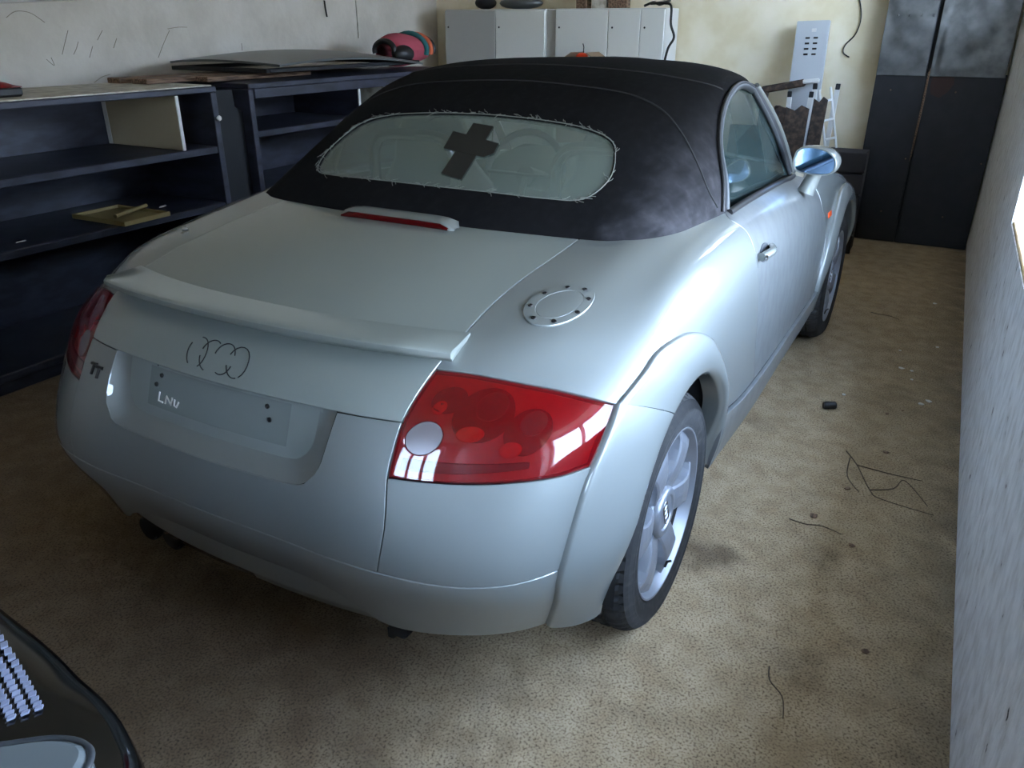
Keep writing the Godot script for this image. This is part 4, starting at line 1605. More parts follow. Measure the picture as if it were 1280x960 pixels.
	for k in 6:
		var z := lerpf(za + .03, zb - .03, k / 5.0)
		L.append([[.24, 1.155, z], [.06, .73, .06]])
	for y in [.815, 1.49]:
		L.append([[.24, y, (za + zb) / 2], [.055, .055, zb - za]])
	obj("window_frame", boxes(L, .006), fw, win)
	for k in 5:
		for r in 1:
			var z := lerpf(za + .03, zb - .03, (k + .5) / 5.0)
			obj("pane", boxes([[[.24, 1.155, z], [.004, .64, (zb - za) / 5 - .07]]]), M.pane, win)
	var w3 := Node3D.new()
	w3.name = "added_window_3"  # added window, out of view, to brighten the back wall
	w3.set_meta("kind", "structure")
	add_child(w3, true)
	w3.position = Vector3(1.5394, 0, 0)
	w3.rotation.y = .0162
	var L3 := []
	for k in 4:
		L3.append([[.24, 1.985, lerpf(-4.32, -2.38, k / 3.0)], [.06, .73, .06]])
	for y in [1.645, 2.325]:
		L3.append([[.24, y, -3.35], [.055, .05, 2.0]])
	obj("window_frame", boxes(L3, .006), fw, w3)
	for k in 3:
		obj("pane", boxes([[[.24, 1.985, lerpf(-4.32, -2.38, (k + .5) / 3.0)], [.004, .64, .58]]]), M.pane, w3)
	var w2 := Node3D.new()
	w2.name = "window_2"
	w2.set_meta("kind", "structure")
	add_child(w2, true)
	w2.position = Vector3(.95, 2.025, 3.4)
	var L2 := []
	for x in [-.42, -.14, .14, .42]:
		L2.append([[x, 0, 0], [.06, .85, .05]])
	for y in [-.395, .395]:
		L2.append([[0, y, 0], [.90, .06, .05]])
	obj("window_frame", boxes(L2, .006), fw, w2)
	for x in [-.28, 0.0, .28]:
		obj("pane", boxes([[[x, 0, 0], [.22, .74, .004]]]), M.pane, w2)
	obj("window_sill", boxes([span([.004, .77, za], [.21, .795, zb])], .004), wood, win)

func shelf_unit(called: String, label: String, z0: float, z1: float, boards: Array, group := "") -> Node3D:
	# open dark cabinet standing along the wall, its front at x = -2.05
	var t := thing(called, label, "cabinet", Vector3(-2.35, 0, (z0 + z1) / 2.0), 0.0, group)
	var d := .60
	var w := absf(z1 - z0)
	var h := 1.172
	for s in [-1.0, 1.0]:
		obj("side_panel", box_mesh(Vector3(d, h - .03, .035), .003, Vector3(0, (h - .03) / 2.0, s * (w / 2.0 - .0175))), M.navy, t)
	obj("back_panel", box_mesh(Vector3(.012, h - .04, w - .07), .0, Vector3(-.285, (h - .04) / 2.0, 0)), M.navy, t)
	for y in boards:
		obj("shelf", box_mesh(Vector3(d - .02, .035, w - .07), .004, Vector3(.005, y - .0175, 0)), M.navy, t)
	obj("plinth", box_mesh(Vector3(.02, .07, w - .07), .002, Vector3(.25, .035, 0)), M.navy, t)
	return t

func objects() -> void:
	M.navy = textured(mat(Color(1, 1, 1), .45), noise(.02, [Color(.12, .125, .16), Color(.155, .16, .205), Color(.19, .195, .24)], [.3, .5, .8], 51, 256, 4), Vector3(1, 3, 1))
	M.pale = textured(mat(Color(1, 1, 1), .5), noise(.02, [Color(.60, .57, .50), Color(.72, .69, .62), Color(.76, .74, .68)], [.25, .5, .8], 52, 256, 4), Vector3(2, 2, 2))
	M.brown = textured(mat(Color(1, 1, 1), .8), noise(.03, [Color(.12, .085, .06), Color(.21, .155, .11), Color(.30, .23, .17)], [.3, .5, .8], 53, 256, 5), Vector3(3, 3, 3))
	M.plank = textured(mat(Color(1, 1, 1), .75), noise(.03, [Color(.28, .20, .14), Color(.42, .32, .24), Color(.50, .40, .31)], [.3, .5, .8], 54, 256, 5), Vector3(8, 8, .8))
	# cabinets along the far side wall
	var a := shelf_unit("open_cabinet", "open navy cabinet with a pale top and a cream partition in its upper shelf", .55, -1.285, [.10, .60, .885])
	obj("top_board", box_mesh(Vector3(.62, .028, 1.835), .004, Vector3(-.004, 1.158, 0)), M.navy, a)
	obj("top_sheet", box_mesh(Vector3(.59, .006, 1.82), .001, Vector3(-.012, 1.175, 0)), M.pale, a)
	obj("partition", box_mesh(Vector3(.54, .255, .016), .002, Vector3(.01, 1.013, -.685)), M.cream_board, a)
	obj("partition_edge", box_mesh(Vector3(.006, .255, .018), .001, Vector3(.284, 1.013, -.685)), M.white_board, a)
	obj("partition_edge", box_mesh(Vector3(.03, .255, .018), .001, Vector3(-.262, 1.013, -.683)), M.white_board, a)
	obj("knob", lathe_mesh([Vector2(.0001, .018), Vector2(.011, .016), Vector2(.014, .010), Vector2(.008, .002), Vector2(.008, -.002)], 16, Transform3D(Basis(Vector3.BACK, -PI2), Vector3(.300, 1.02, -.905))), M.white_board, a)
	var b := shelf_unit("open_cabinet", "open navy cabinet with pale inner dividers, under the dark metal bonnet", -1.50, -3.55, [.10, .60, .93])
	obj("top_board", box_mesh(Vector3(.62, .028, 2.05), .004, Vector3(-.004, 1.158, 0)), M.navy, b)
	obj("front_rail", box_mesh(Vector3(.02, .05, 1.98), .003, Vector3(.30, 1.12, 0)), M.navy, b)
	for z in [-2.42, -2.68, -2.90]:
		obj("divider", box_mesh(Vector3(.54, .22, .018), .002, Vector3(.01, 1.035, z + 2.525)), M.navy if z > -2.5 else M.pale, b)
		obj("divider_edge", box_mesh(Vector3(.008, .22, .020), .001, Vector3(.285, 1.035, z + 2.525)), M.white_board, b)
	# black board between the two cabinets
	var bp := begin()
	add_prism(bp, PackedVector2Array([Vector2(-.105, 0), Vector2(.105, 0), Vector2(.105, 1.03), Vector2(.055, 1.06), Vector2(.050, 1.145), Vector2(-.105, 1.15)]), .02, .002, Transform3D(Basis(Vector3.UP, PI2), Vector3.ZERO))
	var bb := obj("black_board", bp.commit(), M.dark2)
	bb.position = Vector3(-2.13, 0, -1.395)
	tag(bb, "black board filling the gap between the two navy cabinets", "board")
	# tray with a stick on the lower shelf
	var tr := thing("wooden_tray", "shallow square wooden tray lying on the lower shelf of the cabinet", "tray", Vector3(-2.212, .60, -.742))
	tr.rotation.y = .03
	obj("base", box_mesh(Vector3(.36, .006, .25), .001, Vector3(0, .004, 0)), M.tray, tr)
	for s in [-1.0, 1.0]:
		obj("rim", box_mesh(Vector3(.36, .022, .012), .002, Vector3(0, .011, s * .125)), M.tray, tr)
		obj("rim", box_mesh(Vector3(.012, .022, .262), .002, Vector3(s * .18, .011, 0)), M.tray, tr)
	var sk := obj("stick", tube_mesh([Vector3(.0, .0, .11), Vector3(.01, .003, .0), Vector3(0, 0, -.14)], .010, 8), M.tray)
	sk.position = Vector3(-2.16, .632, -.75)
	sk.rotation.y = .35
	tag(sk, "thin pale stick lying across the wooden tray", "stick")
	for q in [[-2.12, .02, .035], [-2.14, -.20, .025], [-2.25, -.10, .03], [-2.22, -.99, .022]]:
		var st := begin()
		add_prism(st, PackedVector2Array([Vector2(-q[2], -.012), Vector2(.004, -.02), Vector2(q[2], .0), Vector2(.01, .016), Vector2(-q[2] * .6, .012)]), .004, .001, Transform3D(Basis(Vector3.RIGHT, -PI2 + .25), Vector3(0, .004, 0)))
		var o := obj("paper_scrap", st.commit(), M.white_board)
		o.position = Vector3(q[0], .602, q[1])
		o.rotation.y = q[1] * 7.0
		tag(o, "small crumpled white scrap on the lower shelf of the navy cabinet", "scrap", "white scraps on the lower shelf")
	# red-topped thing on the cabinet top
	var rd := thing("red_case", "red-topped dark grey case at the corner of the cabinet top", "case", Vector3(-2.26, 1.178, -.22))
	obj("body", box_mesh(Vector3(.16, .040, .34), .012, Vector3(0, .020, 0)), M.black_plastic, rd)
	var lr := []
	for i in 9:
		var l := []
		for j in 9:
			var u := lerpf(-1, 1, i / 8.0)
			var v := lerpf(-1, 1, j / 8.0)
			l.append(Vector3(.078 * u, .040 + .026 * (1.0 - pow(absf(u), 3.0)) * (1.0 - pow(absf(v), 4.0)), .168 * v))
		lr.append(l)
	var rs := begin()
	add_grid(rs, lr, Vector3.UP, .004)
	obj("lid", rs.commit(), M.red_lid, rd)
	# planks and the car bonnet laid on the cabinets
	for q in [[-2.42, 1.1955, -1.68, .12, 1.10, .018], [-2.57, 1.1955, -1.60, .10, 1.00, .016], [-2.28, 1.1955, -1.80, .09, .80, .015]]:
		var o := obj("plank", box_mesh(Vector3(q[3], .026, q[4]), .004, Vector3(0, .0, 0)), M.plank)
		o.position = Vector3(q[0], q[1] - .004, q[2])
		o.rotation.y = (q[0] + 2.42) * .1
		tag(o, ["rough brown plank sticking out from under the bonnet, middle of three", "rough brown plank nearest the wall under the bonnet", "short rough brown plank nearest the cabinet front under the bonnet"][0 if q[3] > .11 else 1 if q[3] > .095 else 2], "plank", "planks under the bonnet")
	var bo := thing("loose_bonnet", "dark grey curved metal bonnet lying flat on top of the cabinet", "car bonnet", Vector3(-2.50, 1.212, -2.44))
	var br := []
	for i in 17:
		var l := []
		for j in 13:
			var u := lerpf(-1, 1, i / 16.0)
			var v := lerpf(-1, 1, j / 12.0)
			var wz := .74 - .06 * v * v
			l.append(Vector3(.44 * v, .045 + .055 * (1.0 - u * u) * (1.0 - .35 * v * v) - .02 * v * v + .018 * u, wz * u))
		br.append(l)
	var bs := begin()
	add_grid(bs, br, Vector3.UP, .012)
	obj("skin", bs.commit(), M.bonnet_grey, bo)
	bs = begin()
	for s in [-1.0, 1.0]:
		add_bar(bs, Vector3(.38, .010, s * .70), Vector3(-.38, .010, s * .70), .05, .022)
		add_bar(bs, Vector3(s * .36, .010, -.70), Vector3(s * .36, .010, .70), .05, .022)
	obj("under_frame", bs.commit(), M.dark2, bo)
	# backpack at the end of the cabinets
	var bg := thing("backpack", "pink, black and teal backpack lying on the cabinet by the corner", "backpack", Vector3(-2.46, 1.193, -3.46))
	var sh := []
	for i in 13:
		var l := []
		var u := lerpf(-1, 1, i / 12.0)
		for k in 21:
			var an := TAU * k / 20.0
			var e := pow(maxf(1.0 - pow(absf(u), 2.6), 0.0), .45)
			l.append(Vector3(.15 * e * cos(an), .095 + (.105 * e) * sin(an) * (1.0 + .2 * sin(u * 2.0)), .27 * u))
		sh.append(l)
	var ss := begin()
	add_grid(ss, sh, Vector3(-1, 0, 0))
	obj("body", ss.commit(), M.pink, bg)
	for q in [[.06, "teal"], [-.24, "black_plastic"], [.20, "black_plastic"], [.13, "orange2"]]:
		var l := []
		for k in 17:
			var an := lerpf(-.3, PI + .3, k / 16.0)
			var e := pow(maxf(1.0 - pow(absf(q[0] / .27), 2.6), 0.0), .45)
			l.append(Vector3((.152 * e + .004) * cos(an), .095 + (.107 * e + .004) * sin(an), -q[0]))
		obj("strap", tube_mesh(l, .020, 8), M[q[1]], bg)
	ss = begin()
	add_ball(ss, Vector3(.10, .07, .16), Vector3(.07, .065, .10), 16, 10)
	obj("pocket", ss.commit(), M.black_plastic, bg)
	# white wall cabinets in the far corner
	var wc := [[-2.78, -1.825, "tall white double cabinet in the corner, left door tinted grey as if in shade", [.52, .48]], [-1.733, -.83, "tall white cabinet with three doors beside the hanging cable", [.50, .29, .21]]]
	for q in wc:
		var w: float = q[1] - q[0]
		var t := thing("white_cabinet", q[2], "cabinet", Vector3((q[0] + q[1]) / 2.0, 0, -4.66), 0.0, "")
		obj("carcass", box_mesh(Vector3(w, 1.575, .30), .003, Vector3(0, .7875, 0)), M.white_board, t)
		var x := -w / 2.0
		for k in q[3].size():
			var dw: float = w * q[3][k]
			var dr := obj("door", box_mesh(Vector3(dw - .006, 1.55, .018), .003, Vector3(x + dw / 2.0, .79, .160)), M.white_door_shade if q[0] < -2.5 and k == 0 else M.white_door, t)
			for y in [1.44, .25]:
				obj("hinge_cap", lathe_mesh([Vector2(.0001, .004), Vector2(.006, .003), Vector2(.008, 0)], 10, Transform3D(Basis(Vector3.RIGHT, PI2), Vector3(x + .035, y, .169))), M.steel_dark, dr)
			x += dw
	var gp := obj("grey_strip", box_mesh(Vector3(.08, 1.57, .28), .002, Vector3(0, .785, 0)), M.white_door_shade)  # plain grey strip set between the two cabinets
	gp.position = Vector3(-1.779, 0, -4.66)
	tag(gp, "narrow grey upright strip between the two white cabinets", "panel")
	# things on the cabinets
	var tops := [[-2.46, .09, .05, .12, "dark_bundle", "small dark bundle on top of the white corner cabinet", "bundle", "dark2"], [-2.12, .20, .045, .14, "grey_bag", "crumpled grey bag on top of the white corner cabinet", "bag", "bonnet_grey"]]
	for q in tops:
		var st := begin()
		add_ball(st, Vector3(0, q[2] * .8, 0), Vector3(q[1], q[2], q[3] * .8), 14, 8)
		var o := obj(q[4], st.commit(), M[q[7]])
		o.position = Vector3(q[0], 1.5755 + q[2] * .2, -4.64)
		tag(o, q[5], q[6])
	for k in 3:
		var o := obj("board_offcut", box_mesh(Vector3(.09 + .03 * k, .16 - .02 * k, .10), .004, Vector3(0, .08 - .01 * k, 0)), M.plank if k != 1 else M.pale)
		o.position = Vector3(-1.55 + k * .15, 1.576, -4.62)
		o.rotation.y = .04 * k
		tag(o, ["left brown wooden offcut standing on the three-door cabinet", "pale offcut between two brown ones on the three-door cabinet", "right brown wooden offcut standing on the three-door cabinet"][k], "offcut")
	var cb := begin()
	add_tube(cb, cr(VS([[0, .005, .10], [.06, .03, .06], [.13, .012, .12], [.20, .04, .10], [.14, .03, .05], [.05, .02, .10], [.17, .02, .14], [.235, .0, .17], [.245, -.12, .175], [.275, -.21, .17], [.235, -.29, .172], [.215, -.42, .172], [.22, -.60, .172]]), 6), .009, 8)
	var co := obj("cable", cb.commit(), M.cable)
	co.position = Vector3(-1.03, 1.585, -4.68)
	tag(co, "dark cable coiled on the white cabinet and hanging down its edge", "cable")
	var ct := thing("cardboard_box", "open cardboard box standing behind the soft top", "box", Vector3(-1.38, 0, -4.30))
	obj("body", box_mesh(Vector3(.34, 1.20, .26), .004, Vector3(0, .60, 0)), M.card, ct)
	for s in [-1.0, 1.0]:
		obj("flap", box_mesh(Vector3(.13, .004, .25), .001, Vector3.ZERO, Transform3D(Basis(Vector3.BACK, s * -.55 + (PI if s < 0.0 else 0.0) * 0.0), Vector3(s * .115, 1.235, 0))), M.card, ct)
	var os := begin()
	add_ball(os, Vector3(0, .03, 0), Vector3(.05, .032, .05), 16, 8)
	add_lathe(os, [Vector2(.055, .005), Vector2(.062, .01), Vector2(.055, .016)], 20)
	var oc := thing("orange_cap", "bright orange plastic cap lying in the open cardboard box", "cap", Vector3(-1.385, 1.205, -4.26))
	obj("shell", os.commit(), M.orange, oc)
	obj("wire", tube_mesh(VS([[.01, .05, 0], [.012, .10, 0], [.008, .125, .01]]), .004, 6), M.cable, oc)
	# loop of wire on the far wall
	var wl := obj("hanging_wire", tube_mesh(cr(VS([[.27, 1.72, 0], [.335, 1.62, 0], [.365, 1.50, 0], [.345, 1.40, 0], [.29, 1.33, 0], [.285, 1.28, 0], [.33, 1.25, 0]]), 6), .0042, 8), M.cable)
	wl.position = Vector3(.12, 0, -4.838)
	tag(wl, "thin wire hanging in a loop on the cream wall beside the metal door", "wire")
	far_corner()
	metal_door()
	small_things()
	black_vehicle()

func far_corner() -> void:
	# locker panel leaning on the wall
	var lp := thing("leaning_panel", "pale grey metal panel with punched slots leaning on the cream wall", "panel", Vector3(.245, 0, -4.50))
	lp.rotation = Vector3(-.135, 0, .035)
	obj("sheet", box_mesh(Vector3(.215, 1.50, .004), .001, Vector3(0, .75, 0)), M.grey_sheet, lp)
	for s in [-1.0, 1.0]:
		obj("flange", box_mesh(Vector3(.006, 1.50, .035), .001, Vector3(s * .108, .75, -.016)), M.grey_sheet, lp)
	obj("flange", box_mesh(Vector3(.215, .006, .035), .001, Vector3(0, 1.50, -.016)), M.grey_sheet, lp)
	for i in 2:
		for j in 4:
			obj("slot", box_mesh(Vector3(.030, .012, .006), .002, Vector3(-.025 + i * .055, 1.39 - j * .036, .002)), M.steel_dark, lp)
	obj("plate", box_mesh(Vector3(.030, .022, .003), .001, Vector3(.012, 1.44, .003)), M.white_board, lp)
	# white brackets with dark ends, in pairs
	var spots := [[.205, 1.02, -4.36, "left pair of"], [.365, 1.075, -4.40, "right pair of"]]
	for q in spots:
		for k in 2:
			var t := thing("white_bracket", "white flat bracket with a dark end, %s brackets, %s one" % [q[3], ["left", "right"][k]], "bracket", Vector3(q[0] + k * .062, 0, q[2] - k * .02))
			t.rotation = Vector3(-.10, .0, [.06, -.02][k])
			obj("arm", box_mesh(Vector3(.034, q[1] - .02, .012), .003, Vector3(0, (q[1] - .02) / 2.0, 0)), M.white_board, t)
			obj("end", box_mesh(Vector3(.030, .04, .016), .004, Vector3(0, q[1], 0)), M.dark2, t)
	# small aluminium ladder standing on a dark crate
	var crate := thing("crate", "dark brown wooden crate carrying the small aluminium ladder", "crate", Vector3(.60, 0, -4.30))
	for k in 5:
		obj("slat", box_mesh(Vector3(.30, .125, .016), .003, Vector3(0, .065 + k * .138, .12)), M.brown_dark, crate)
	obj("box", box_mesh(Vector3(.28, .68, .22), .004, Vector3(0, .34, 0)), M.brown_dark, crate)
	var ld := thing("ladder", "small aluminium ladder standing on the dark crate by the metal door", "ladder", Vector3(.505, .685, -4.26))
	ld.rotation = Vector3(-.12, .55, .22)
	for s in [-1.0, 1.0]:
		obj("rail", box_mesh(Vector3(.014, .40, .010), .002, Vector3(s * .038, .20, 0)), M.white_board, ld)
	for k in 3:
		obj("rung", box_mesh(Vector3(.07, .014, .016), .002, Vector3(0, .07 + k * .125, 0)), M.white_board, ld)
	# brown frame, boards and crate
	var fr := thing("old_chair", "worn brown wooden chair frame leaning at the cream wall", "chair", Vector3(.02, 0, -4.48))
	fr.rotation = Vector3(-.08, .1, 0)
	obj("leg", box_mesh(Vector3(.05, 1.02, .05), .008, Vector3(-.06, .51, 0)), M.brown, fr)
	obj("leg", box_mesh(Vector3(.045, .93, .05), .008, Vector3(.045, .465, .02)), M.brown, fr)
	obj("rail", box_mesh(Vector3(.30, .05, .045), .01, Vector3.ZERO, Transform3D(Basis(Vector3.BACK, .20), Vector3(.06, 1.06, 0))), M.brown, fr)
	obj("rail", box_mesh(Vector3(.14, .05, .04), .01, Vector3(0, .78, .01)), M.brown, fr)
	obj("tip", box_mesh(Vector3(.11, .03, .04), .006, Vector3.ZERO, Transform3D(Basis(Vector3.BACK, .12), Vector3(.245, 1.10, .01))), M.white_board, fr)
	for q in [[.165, .95, -4.22, .17, .06, .035, "dark brown board with a notched top leaning behind the door mirror"], [.275, .98, -3.98, .15, -.02, .03, "broad dark brown board left of the ladder"], [.385, 1.03, -4.10, .09, -.03, .025, "tall narrow brown board touching the ladder"]]:
		var st := begin()
		var w: float = q[3] / 2.0
		add_prism(st, PackedVector2Array([Vector2(-w, 0), Vector2(w, 0), Vector2(w, q[1] - .02), Vector2(w * .3, q[1]), Vector2(-w * .2, q[1] - .035), Vector2(-w, q[1] - .015)]), q[5], .004)
		var o := obj("brown_board", st.commit(), M.brown)
		o.position = Vector3(q[0], 0, q[2])
		o.rotation = Vector3(-.10, .15, q[4])
		tag(o, q[6], "board", "boards in the far corner")
	var cw := obj("chair_back", box_mesh(Vector3(.36, .80, .03), .01, Vector3(0, .40, 0)), M.brown)
	cw.position = Vector3(-.05, 0, -4.33)
	cw.rotation = Vector3(-.08, .05, 0)
	tag(cw, "brown wooden panel low behind the car's side window", "panel")

func metal_door() -> void:
	var z := -4.70
	var t := Node3D.new()
	t.name = "door_1"
	t.set_meta("kind", "structure")
	add_child(t, true)
	t.position = Vector3(0, 0, z)
	for q in [[.664, .985, 0.0], [.998, 1.455, 0.0]]:
		var w: float = q[1] - q[0]
		var leaf := pt("leaf", t, Vector3((q[0] + q[1]) / 2.0, 0, 0))
		obj("lower_sheet", box_mesh(Vector3(w, 1.16, .030), .003, Vector3(0, .585, 0)), M.door_dark, leaf)
		obj("upper_sheet", box_mesh(Vector3(w - .012, 1.46, .010), .002, Vector3(-.006, 1.875, .020)), M.door_zinc, leaf)
		obj("core", box_mesh(Vector3(w - .02, 1.40, .02), .0, Vector3(0, 1.87, .002)), M.door_dark, leaf)
		if q[0] < .8:
			for k in 4:
				obj("rivet", lathe_mesh([Vector2(.0001, .006), Vector2(.006, .005), Vector2(.009, 0)], 12, Transform3D(Basis(Vector3.RIGHT, PI2), Vector3(-.09 + k * .072, 1.52, .025))), M.door_zinc, leaf)
		for p in [[.04, .22], [-.05, 1.05], [w / 2 - .03, .60]]:
			obj("nail", lathe_mesh([Vector2(.0001, .003), Vector2(.005, .002), Vector2(.006, 0)], 10, Transform3D(Basis(Vector3.RIGHT, PI2), Vector3(p[0], p[1], .015))), M.plank, leaf)
	var ru := begin()
	add_prism(ru, PackedVector2Array([Vector2(1.02, 1.15), Vector2(1.15, 1.145), Vector2(1.155, 1.10), Vector2(1.13, 1.05), Vector2(1.085, 1.01), Vector2(1.03, 1.03), Vector2(1.015, 1.08)]), .0012, 0.0, Transform3D(Basis(), Vector3(0, 0, .0148)))
	obj("rust_patch", ru.commit(), M.rust, t)
	# split lath in the gap
	var la := begin()
	add_prism(la, PackedVector2Array([Vector2(-.004, .58), Vector2(.006, .62), Vector2(.016, .98), Vector2(.014, 1.20), Vector2(.004, 1.17), Vector2(.0, .90)]), .02, .002, Transform3D(Basis(), Vector3(.984, 0, .008)))
	obj("lath", la.commit(), M.plank, t)
	obj("frame_post", box_mesh(Vector3(.05, 2.6, .03), .004, Vector3(.992, 1.30, -.03)), M.dark2, t)

func small_things() -> void:
	var rng := RandomNumberGenerator.new()
	rng.seed = 5
	var st := begin()
	add_lathe(st, [Vector2(.0001, -.026), Vector2(.014, -.026), Vector2(.0165, -.022), Vector2(.0165, .016), Vector2(.013, .024), Vector2(.0001, .024)], 18, Transform3D(Basis(Vector3.BACK, PI2), Vector3(0, .0165, 0)))
	var pl := obj("black_plug", st.commit(), M.black_plastic)
	pl.position = Vector3(1.028, 0, -1.536)
	pl.rotation.y = .5
	tag(pl, "small black rubber plug lying on the bare concrete floor", "plug")
	# twigs
	var tw := thing("twig", "forked dry twig on the floor by the right wall", "twig", Vector3(1.235, .006, -.98))
	for l in [[[-.09, 0, -.20], [-.04, .004, -.10], [.02, .006, .06], [.06, .004, .10], [.22, .003, .12]], [[-.07, .002, -.15], [-.06, .006, .0], [-.01, .004, .09]], [[.02, .005, .06], [.09, .010, .02], [.12, .008, -.06], [.20, .003, .07]], [[-.04, .004, -.10], [.08, .010, -.08], [.17, .006, -.09]]]:
		obj("stem", tube_mesh(cr(VS(l), 4), .0022, 6, false, .0012), M.twig, tw)
	for q in [[1.12, -.62, .0, "thin straight twig on the floor below the forked twig"], [1.17, .13, 1.1, "thin greenish sprout lying on the floor near the camera"], [1.10, -2.9, .3, "thin dark twig on the floor near the metal door"]]:
		var o := obj("twig", tube_mesh(cr(VS([[-.07, 0, 0], [-.02, .004, .012], [.03, .003, -.004], [.09, .001, .01]]), 4), .002, 6, false, .0012), M.twig)
		o.position = Vector3(q[0], .004, q[1])
		o.rotation.y = -q[2]
		tag(o, q[3], "twig")
	for k in 16:
		st = begin()
		var p := PackedVector2Array()
		var m := rng.randi_range(5, 7)
		var r := rng.randf_range(.006, .015)
		for i in m:
			p.append(Vector2(cos(TAU * i / m), sin(TAU * i / m)) * r * rng.randf_range(.6, 1.2))
		add_prism(st, p, .003, .0008, Transform3D(Basis(Vector3.RIGHT, -PI2), Vector3.ZERO))
		var o := obj("paint_flake", st.commit(), M.white_board if k < 9 else M.plank)
		o.position = Vector3(rng.randf_range(.98, 1.40), .001, rng.randf_range(-3.3, -1.7) if k < 9 else rng.randf_range(-2.0, .1))
		if k < 9:
			tag(o, "small white paint flake on the floor between car and right wall", "flake", "white paint flakes on the floor")
		else:
			tag(o, "small brown crumb of wood on the floor beside the right wall", "crumb", "brown crumbs on the floor")
	# pale pipe high on the far side wall and a hook
	var pp := obj("pale_pipe", tube_mesh([Vector3(0, 0, 0), Vector3(0, .04, -.70)], .022, 12), M.white_board)
	pp.position = Vector3(-3.06, 1.553, -.60)
	tag(pp, "pale pipe running along the left wall at the top edge", "pipe")
	var hk := obj("dark_hook", tube_mesh(VS([[0, .06, 0], [0.004, 0, 0], [.012, -.05, 0]]), .006, 8), M.dark2)
	hk.position = Vector3(-3.092, 1.56, -3.35)
	tag(hk, "short dark hook on the left wall above the backpack", "hook")
	var cl := obj("thin_cable", tube_mesh(VS([[0, 1.0, 0], [0, .4, .004], [0, 0, 0]]), .005, 6), M.pale)
	cl.position = Vector3(-3.093, 1.36, -3.72)
	tag(cl, "thin vertical cable on the left wall behind the backpack", "cable")

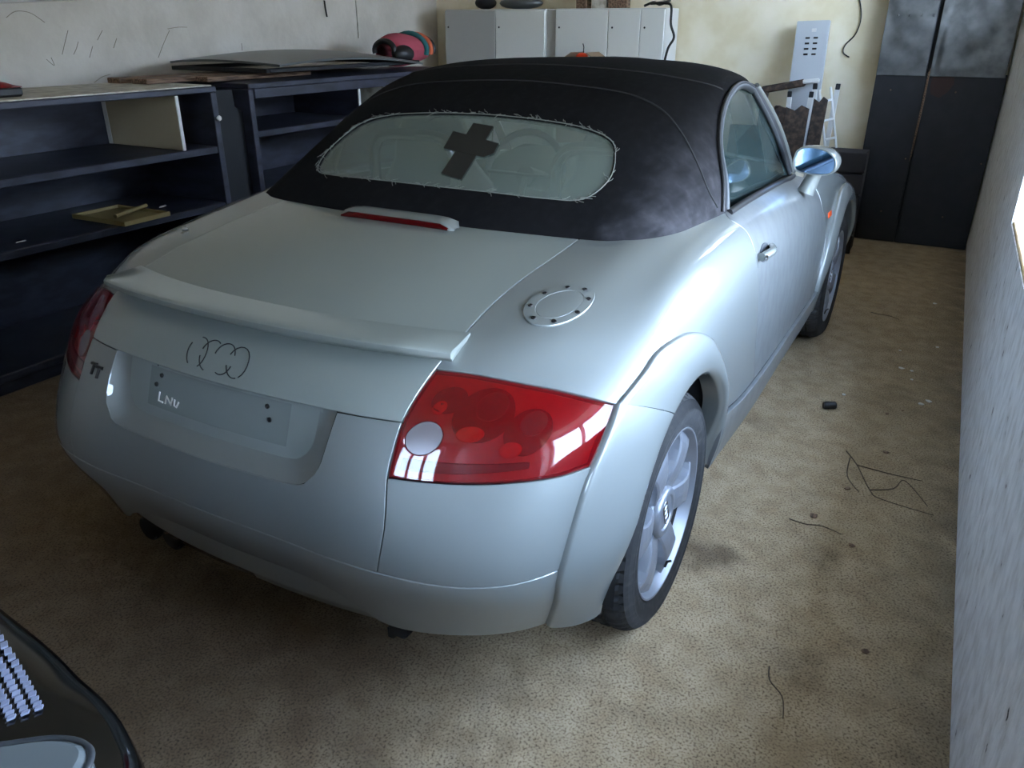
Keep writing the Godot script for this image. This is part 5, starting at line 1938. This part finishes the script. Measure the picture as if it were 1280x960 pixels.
func black_vehicle() -> void:
	# the nose of a black vehicle parked close behind, only its corner in view
	var t := thing("black_vehicle", "black vehicle nose with a tread-pattern strip and clear lamp, close to the camera", "vehicle", Vector3(0, 0, 0))
	var edge := cr([Vector2(-.55, 1.36), Vector2(-.2, 1.27), Vector2(.06, 1.245), Vector2(.258, 1.262), Vector2(.382, 1.275), Vector2(.459, 1.288), Vector2(.524, 1.297), Vector2(.585, 1.314), Vector2(.640, 1.345), Vector2(.695, 1.42), Vector2(.725, 1.55), Vector2(.735, 2.1), Vector2(.735, 3.0)], 5)
	var c := Vector2(-.1, 2.3)
	var rows := []
	for q in [[0.0, .10], [.30, .085], [.55, .060], [.75, .035], [.88, .012], [.95, -.004], [.985, -.018], [1.0, -.035], [1.005, -.07], [1.0, -.14], [.985, -.30], [.96, -.45]]:
		var l := []
		for e in edge:
			var p: Vector2 = c.lerp(e, q[0])
			l.append(Vector3(p.x, .735 + q[1], p.y))
		rows.append(l)
	var st := begin()
	add_grid(st, rows, Vector3.UP)
	obj("body_shell", st.commit(), M.gloss_black, t)
	# glossy edge panel along the nose, a strip with tread marks, the lamp and its surround
	var up := func(x: float, z: float) -> Vector3:
		var p := Vector2(x, z)
		var best := 0.0
		for e in edge:
			var d: Vector2 = e - c
			var w := (p - c).dot(d) / d.length_squared()
			if (p - c - d * w).length() < .05:
				best = w
		var ks := [[0.0, .10], [.30, .085], [.55, .060], [.75, .035], [.88, .012], [.95, -.004], [.985, -.018], [1.0, -.035], [1.2, -.2]]
		var y := -.035
		for i in ks.size() - 1:
			if best >= ks[i][0] and best <= ks[i + 1][0]:
				y = lerpf(ks[i][1], ks[i + 1][1], (best - ks[i][0]) / (ks[i + 1][0] - ks[i][0]))
		return Vector3(x, .735 + y, z)
	st = begin()
	var path := cr([Vector2(.24, 1.285), Vector2(.32, 1.306), Vector2(.40, 1.328), Vector2(.46, 1.346), Vector2(.505, 1.360)], 5)
	var marks := begin()
	for i in path.size() - 1:
		var a: Vector2 = path[i]
		var b: Vector2 = path[i + 1]
		var d := (b - a)
		var n := Vector2(-d.y, d.x).normalized()
		for k in 3:
			var o: Vector2 = a + n * (k * .0135 - .006)
			var q := []
			for s in [[.08, .0], [.80, .0025], [.92, .0105], [.20, .008]]:
				var v: Vector2 = o + d * s[0] + n * s[1]
				q.append(up.call(v.x, v.y) + Vector3(0, .0025, 0))
			flat(marks, q[0], q[1], q[2], q[3], Vector3.UP)
			for m in 4:
				flat(marks, q[m], q[(m + 1) % 4], q[(m + 1) % 4] - Vector3(0, .003, 0), q[m] - Vector3(0, .003, 0), q[m] - (q[0] + q[2]) / 2.0)
	var mk := obj("tread_strip", marks.commit(), M.strip, t)
	mk.set_meta("kind", "stuff")
	var lamp := PackedVector2Array()
	for p in cr([Vector2(.42, -1.462), Vector2(.47, -1.43), Vector2(.51, -1.40), Vector2(.545, -1.372), Vector2(.575, -1.360), Vector2(.60, -1.364), Vector2(.617, -1.39), Vector2(.628, -1.45), Vector2(.62, -1.56), Vector2(.56, -1.64), Vector2(.46, -1.60)], 4, true):
		lamp.append(p + Vector2(.035, -.016))
	var lt := Transform3D(Basis(Vector3.RIGHT, -PI2), Vector3(0, .738, 0))
	obj("head_lamp", prism_mesh(lamp, .030, .010, lt), M.lamp_clear, t)
	var lr := []
	for p in lamp:
		lr.append(Vector3(p.x, .760, -p.y))
	obj("lamp_rim", tube_mesh(lr, .004, 8, true), M.seal, t)
	# lower body and wheel that carry it
	obj("lower_body", box_mesh(Vector3(1.0, .30, 1.5), .06, Vector3(.0, .33, 2.35)), M.gloss_black, t)
	for x in [-.42, .50]:
		obj("tyre", lathe_mesh([Vector2(.15, -.08), Vector2(.24, -.09), Vector2(.275, -.07), Vector2(.28, 0), Vector2(.275, .07), Vector2(.24, .09), Vector2(.15, .08), Vector2(.0001, .07)], 40, Transform3D(Basis(Vector3.BACK, PI2), Vector3(x, .28, 1.75))), M.rubber, t)

func wall_marks() -> void:
	# faint pencil scribbles on the plaster of the far side wall
	var strokes := [[[1.484, -.938], [1.514, -.995], [1.507, -1.07], [1.462, -1.137]], [[1.423, -1.259], [1.36, -1.225], [1.304, -1.196]], [[1.366, -1.306], [1.33, -1.285], [1.302, -1.262]], [[1.341, -1.387], [1.283, -1.354]], [[1.422, -1.467], [1.373, -1.425]], [[1.38, -1.549], [1.33, -1.517]], [[1.43, -1.914], [1.439, -1.987], [1.439, -2.06]], [[1.421, -1.924], [1.341, -1.86], [1.27, -1.81]], [[1.283, -1.1], [1.25, -1.137], [1.29, -1.129]], [[1.153, -1.352], [1.18, -1.409], [1.191, -1.463]], [[1.34, -2.49], [1.296, -2.489]]]
	var wall := get_node("wall_left")
	for s in strokes:
		var l := []
		for q in s:
			l.append(Vector3(-3.099, q[0], q[1]))
		obj("pencil_mark", tube_mesh(cr(l, 5), .0016, 5), M.pencil, wall)
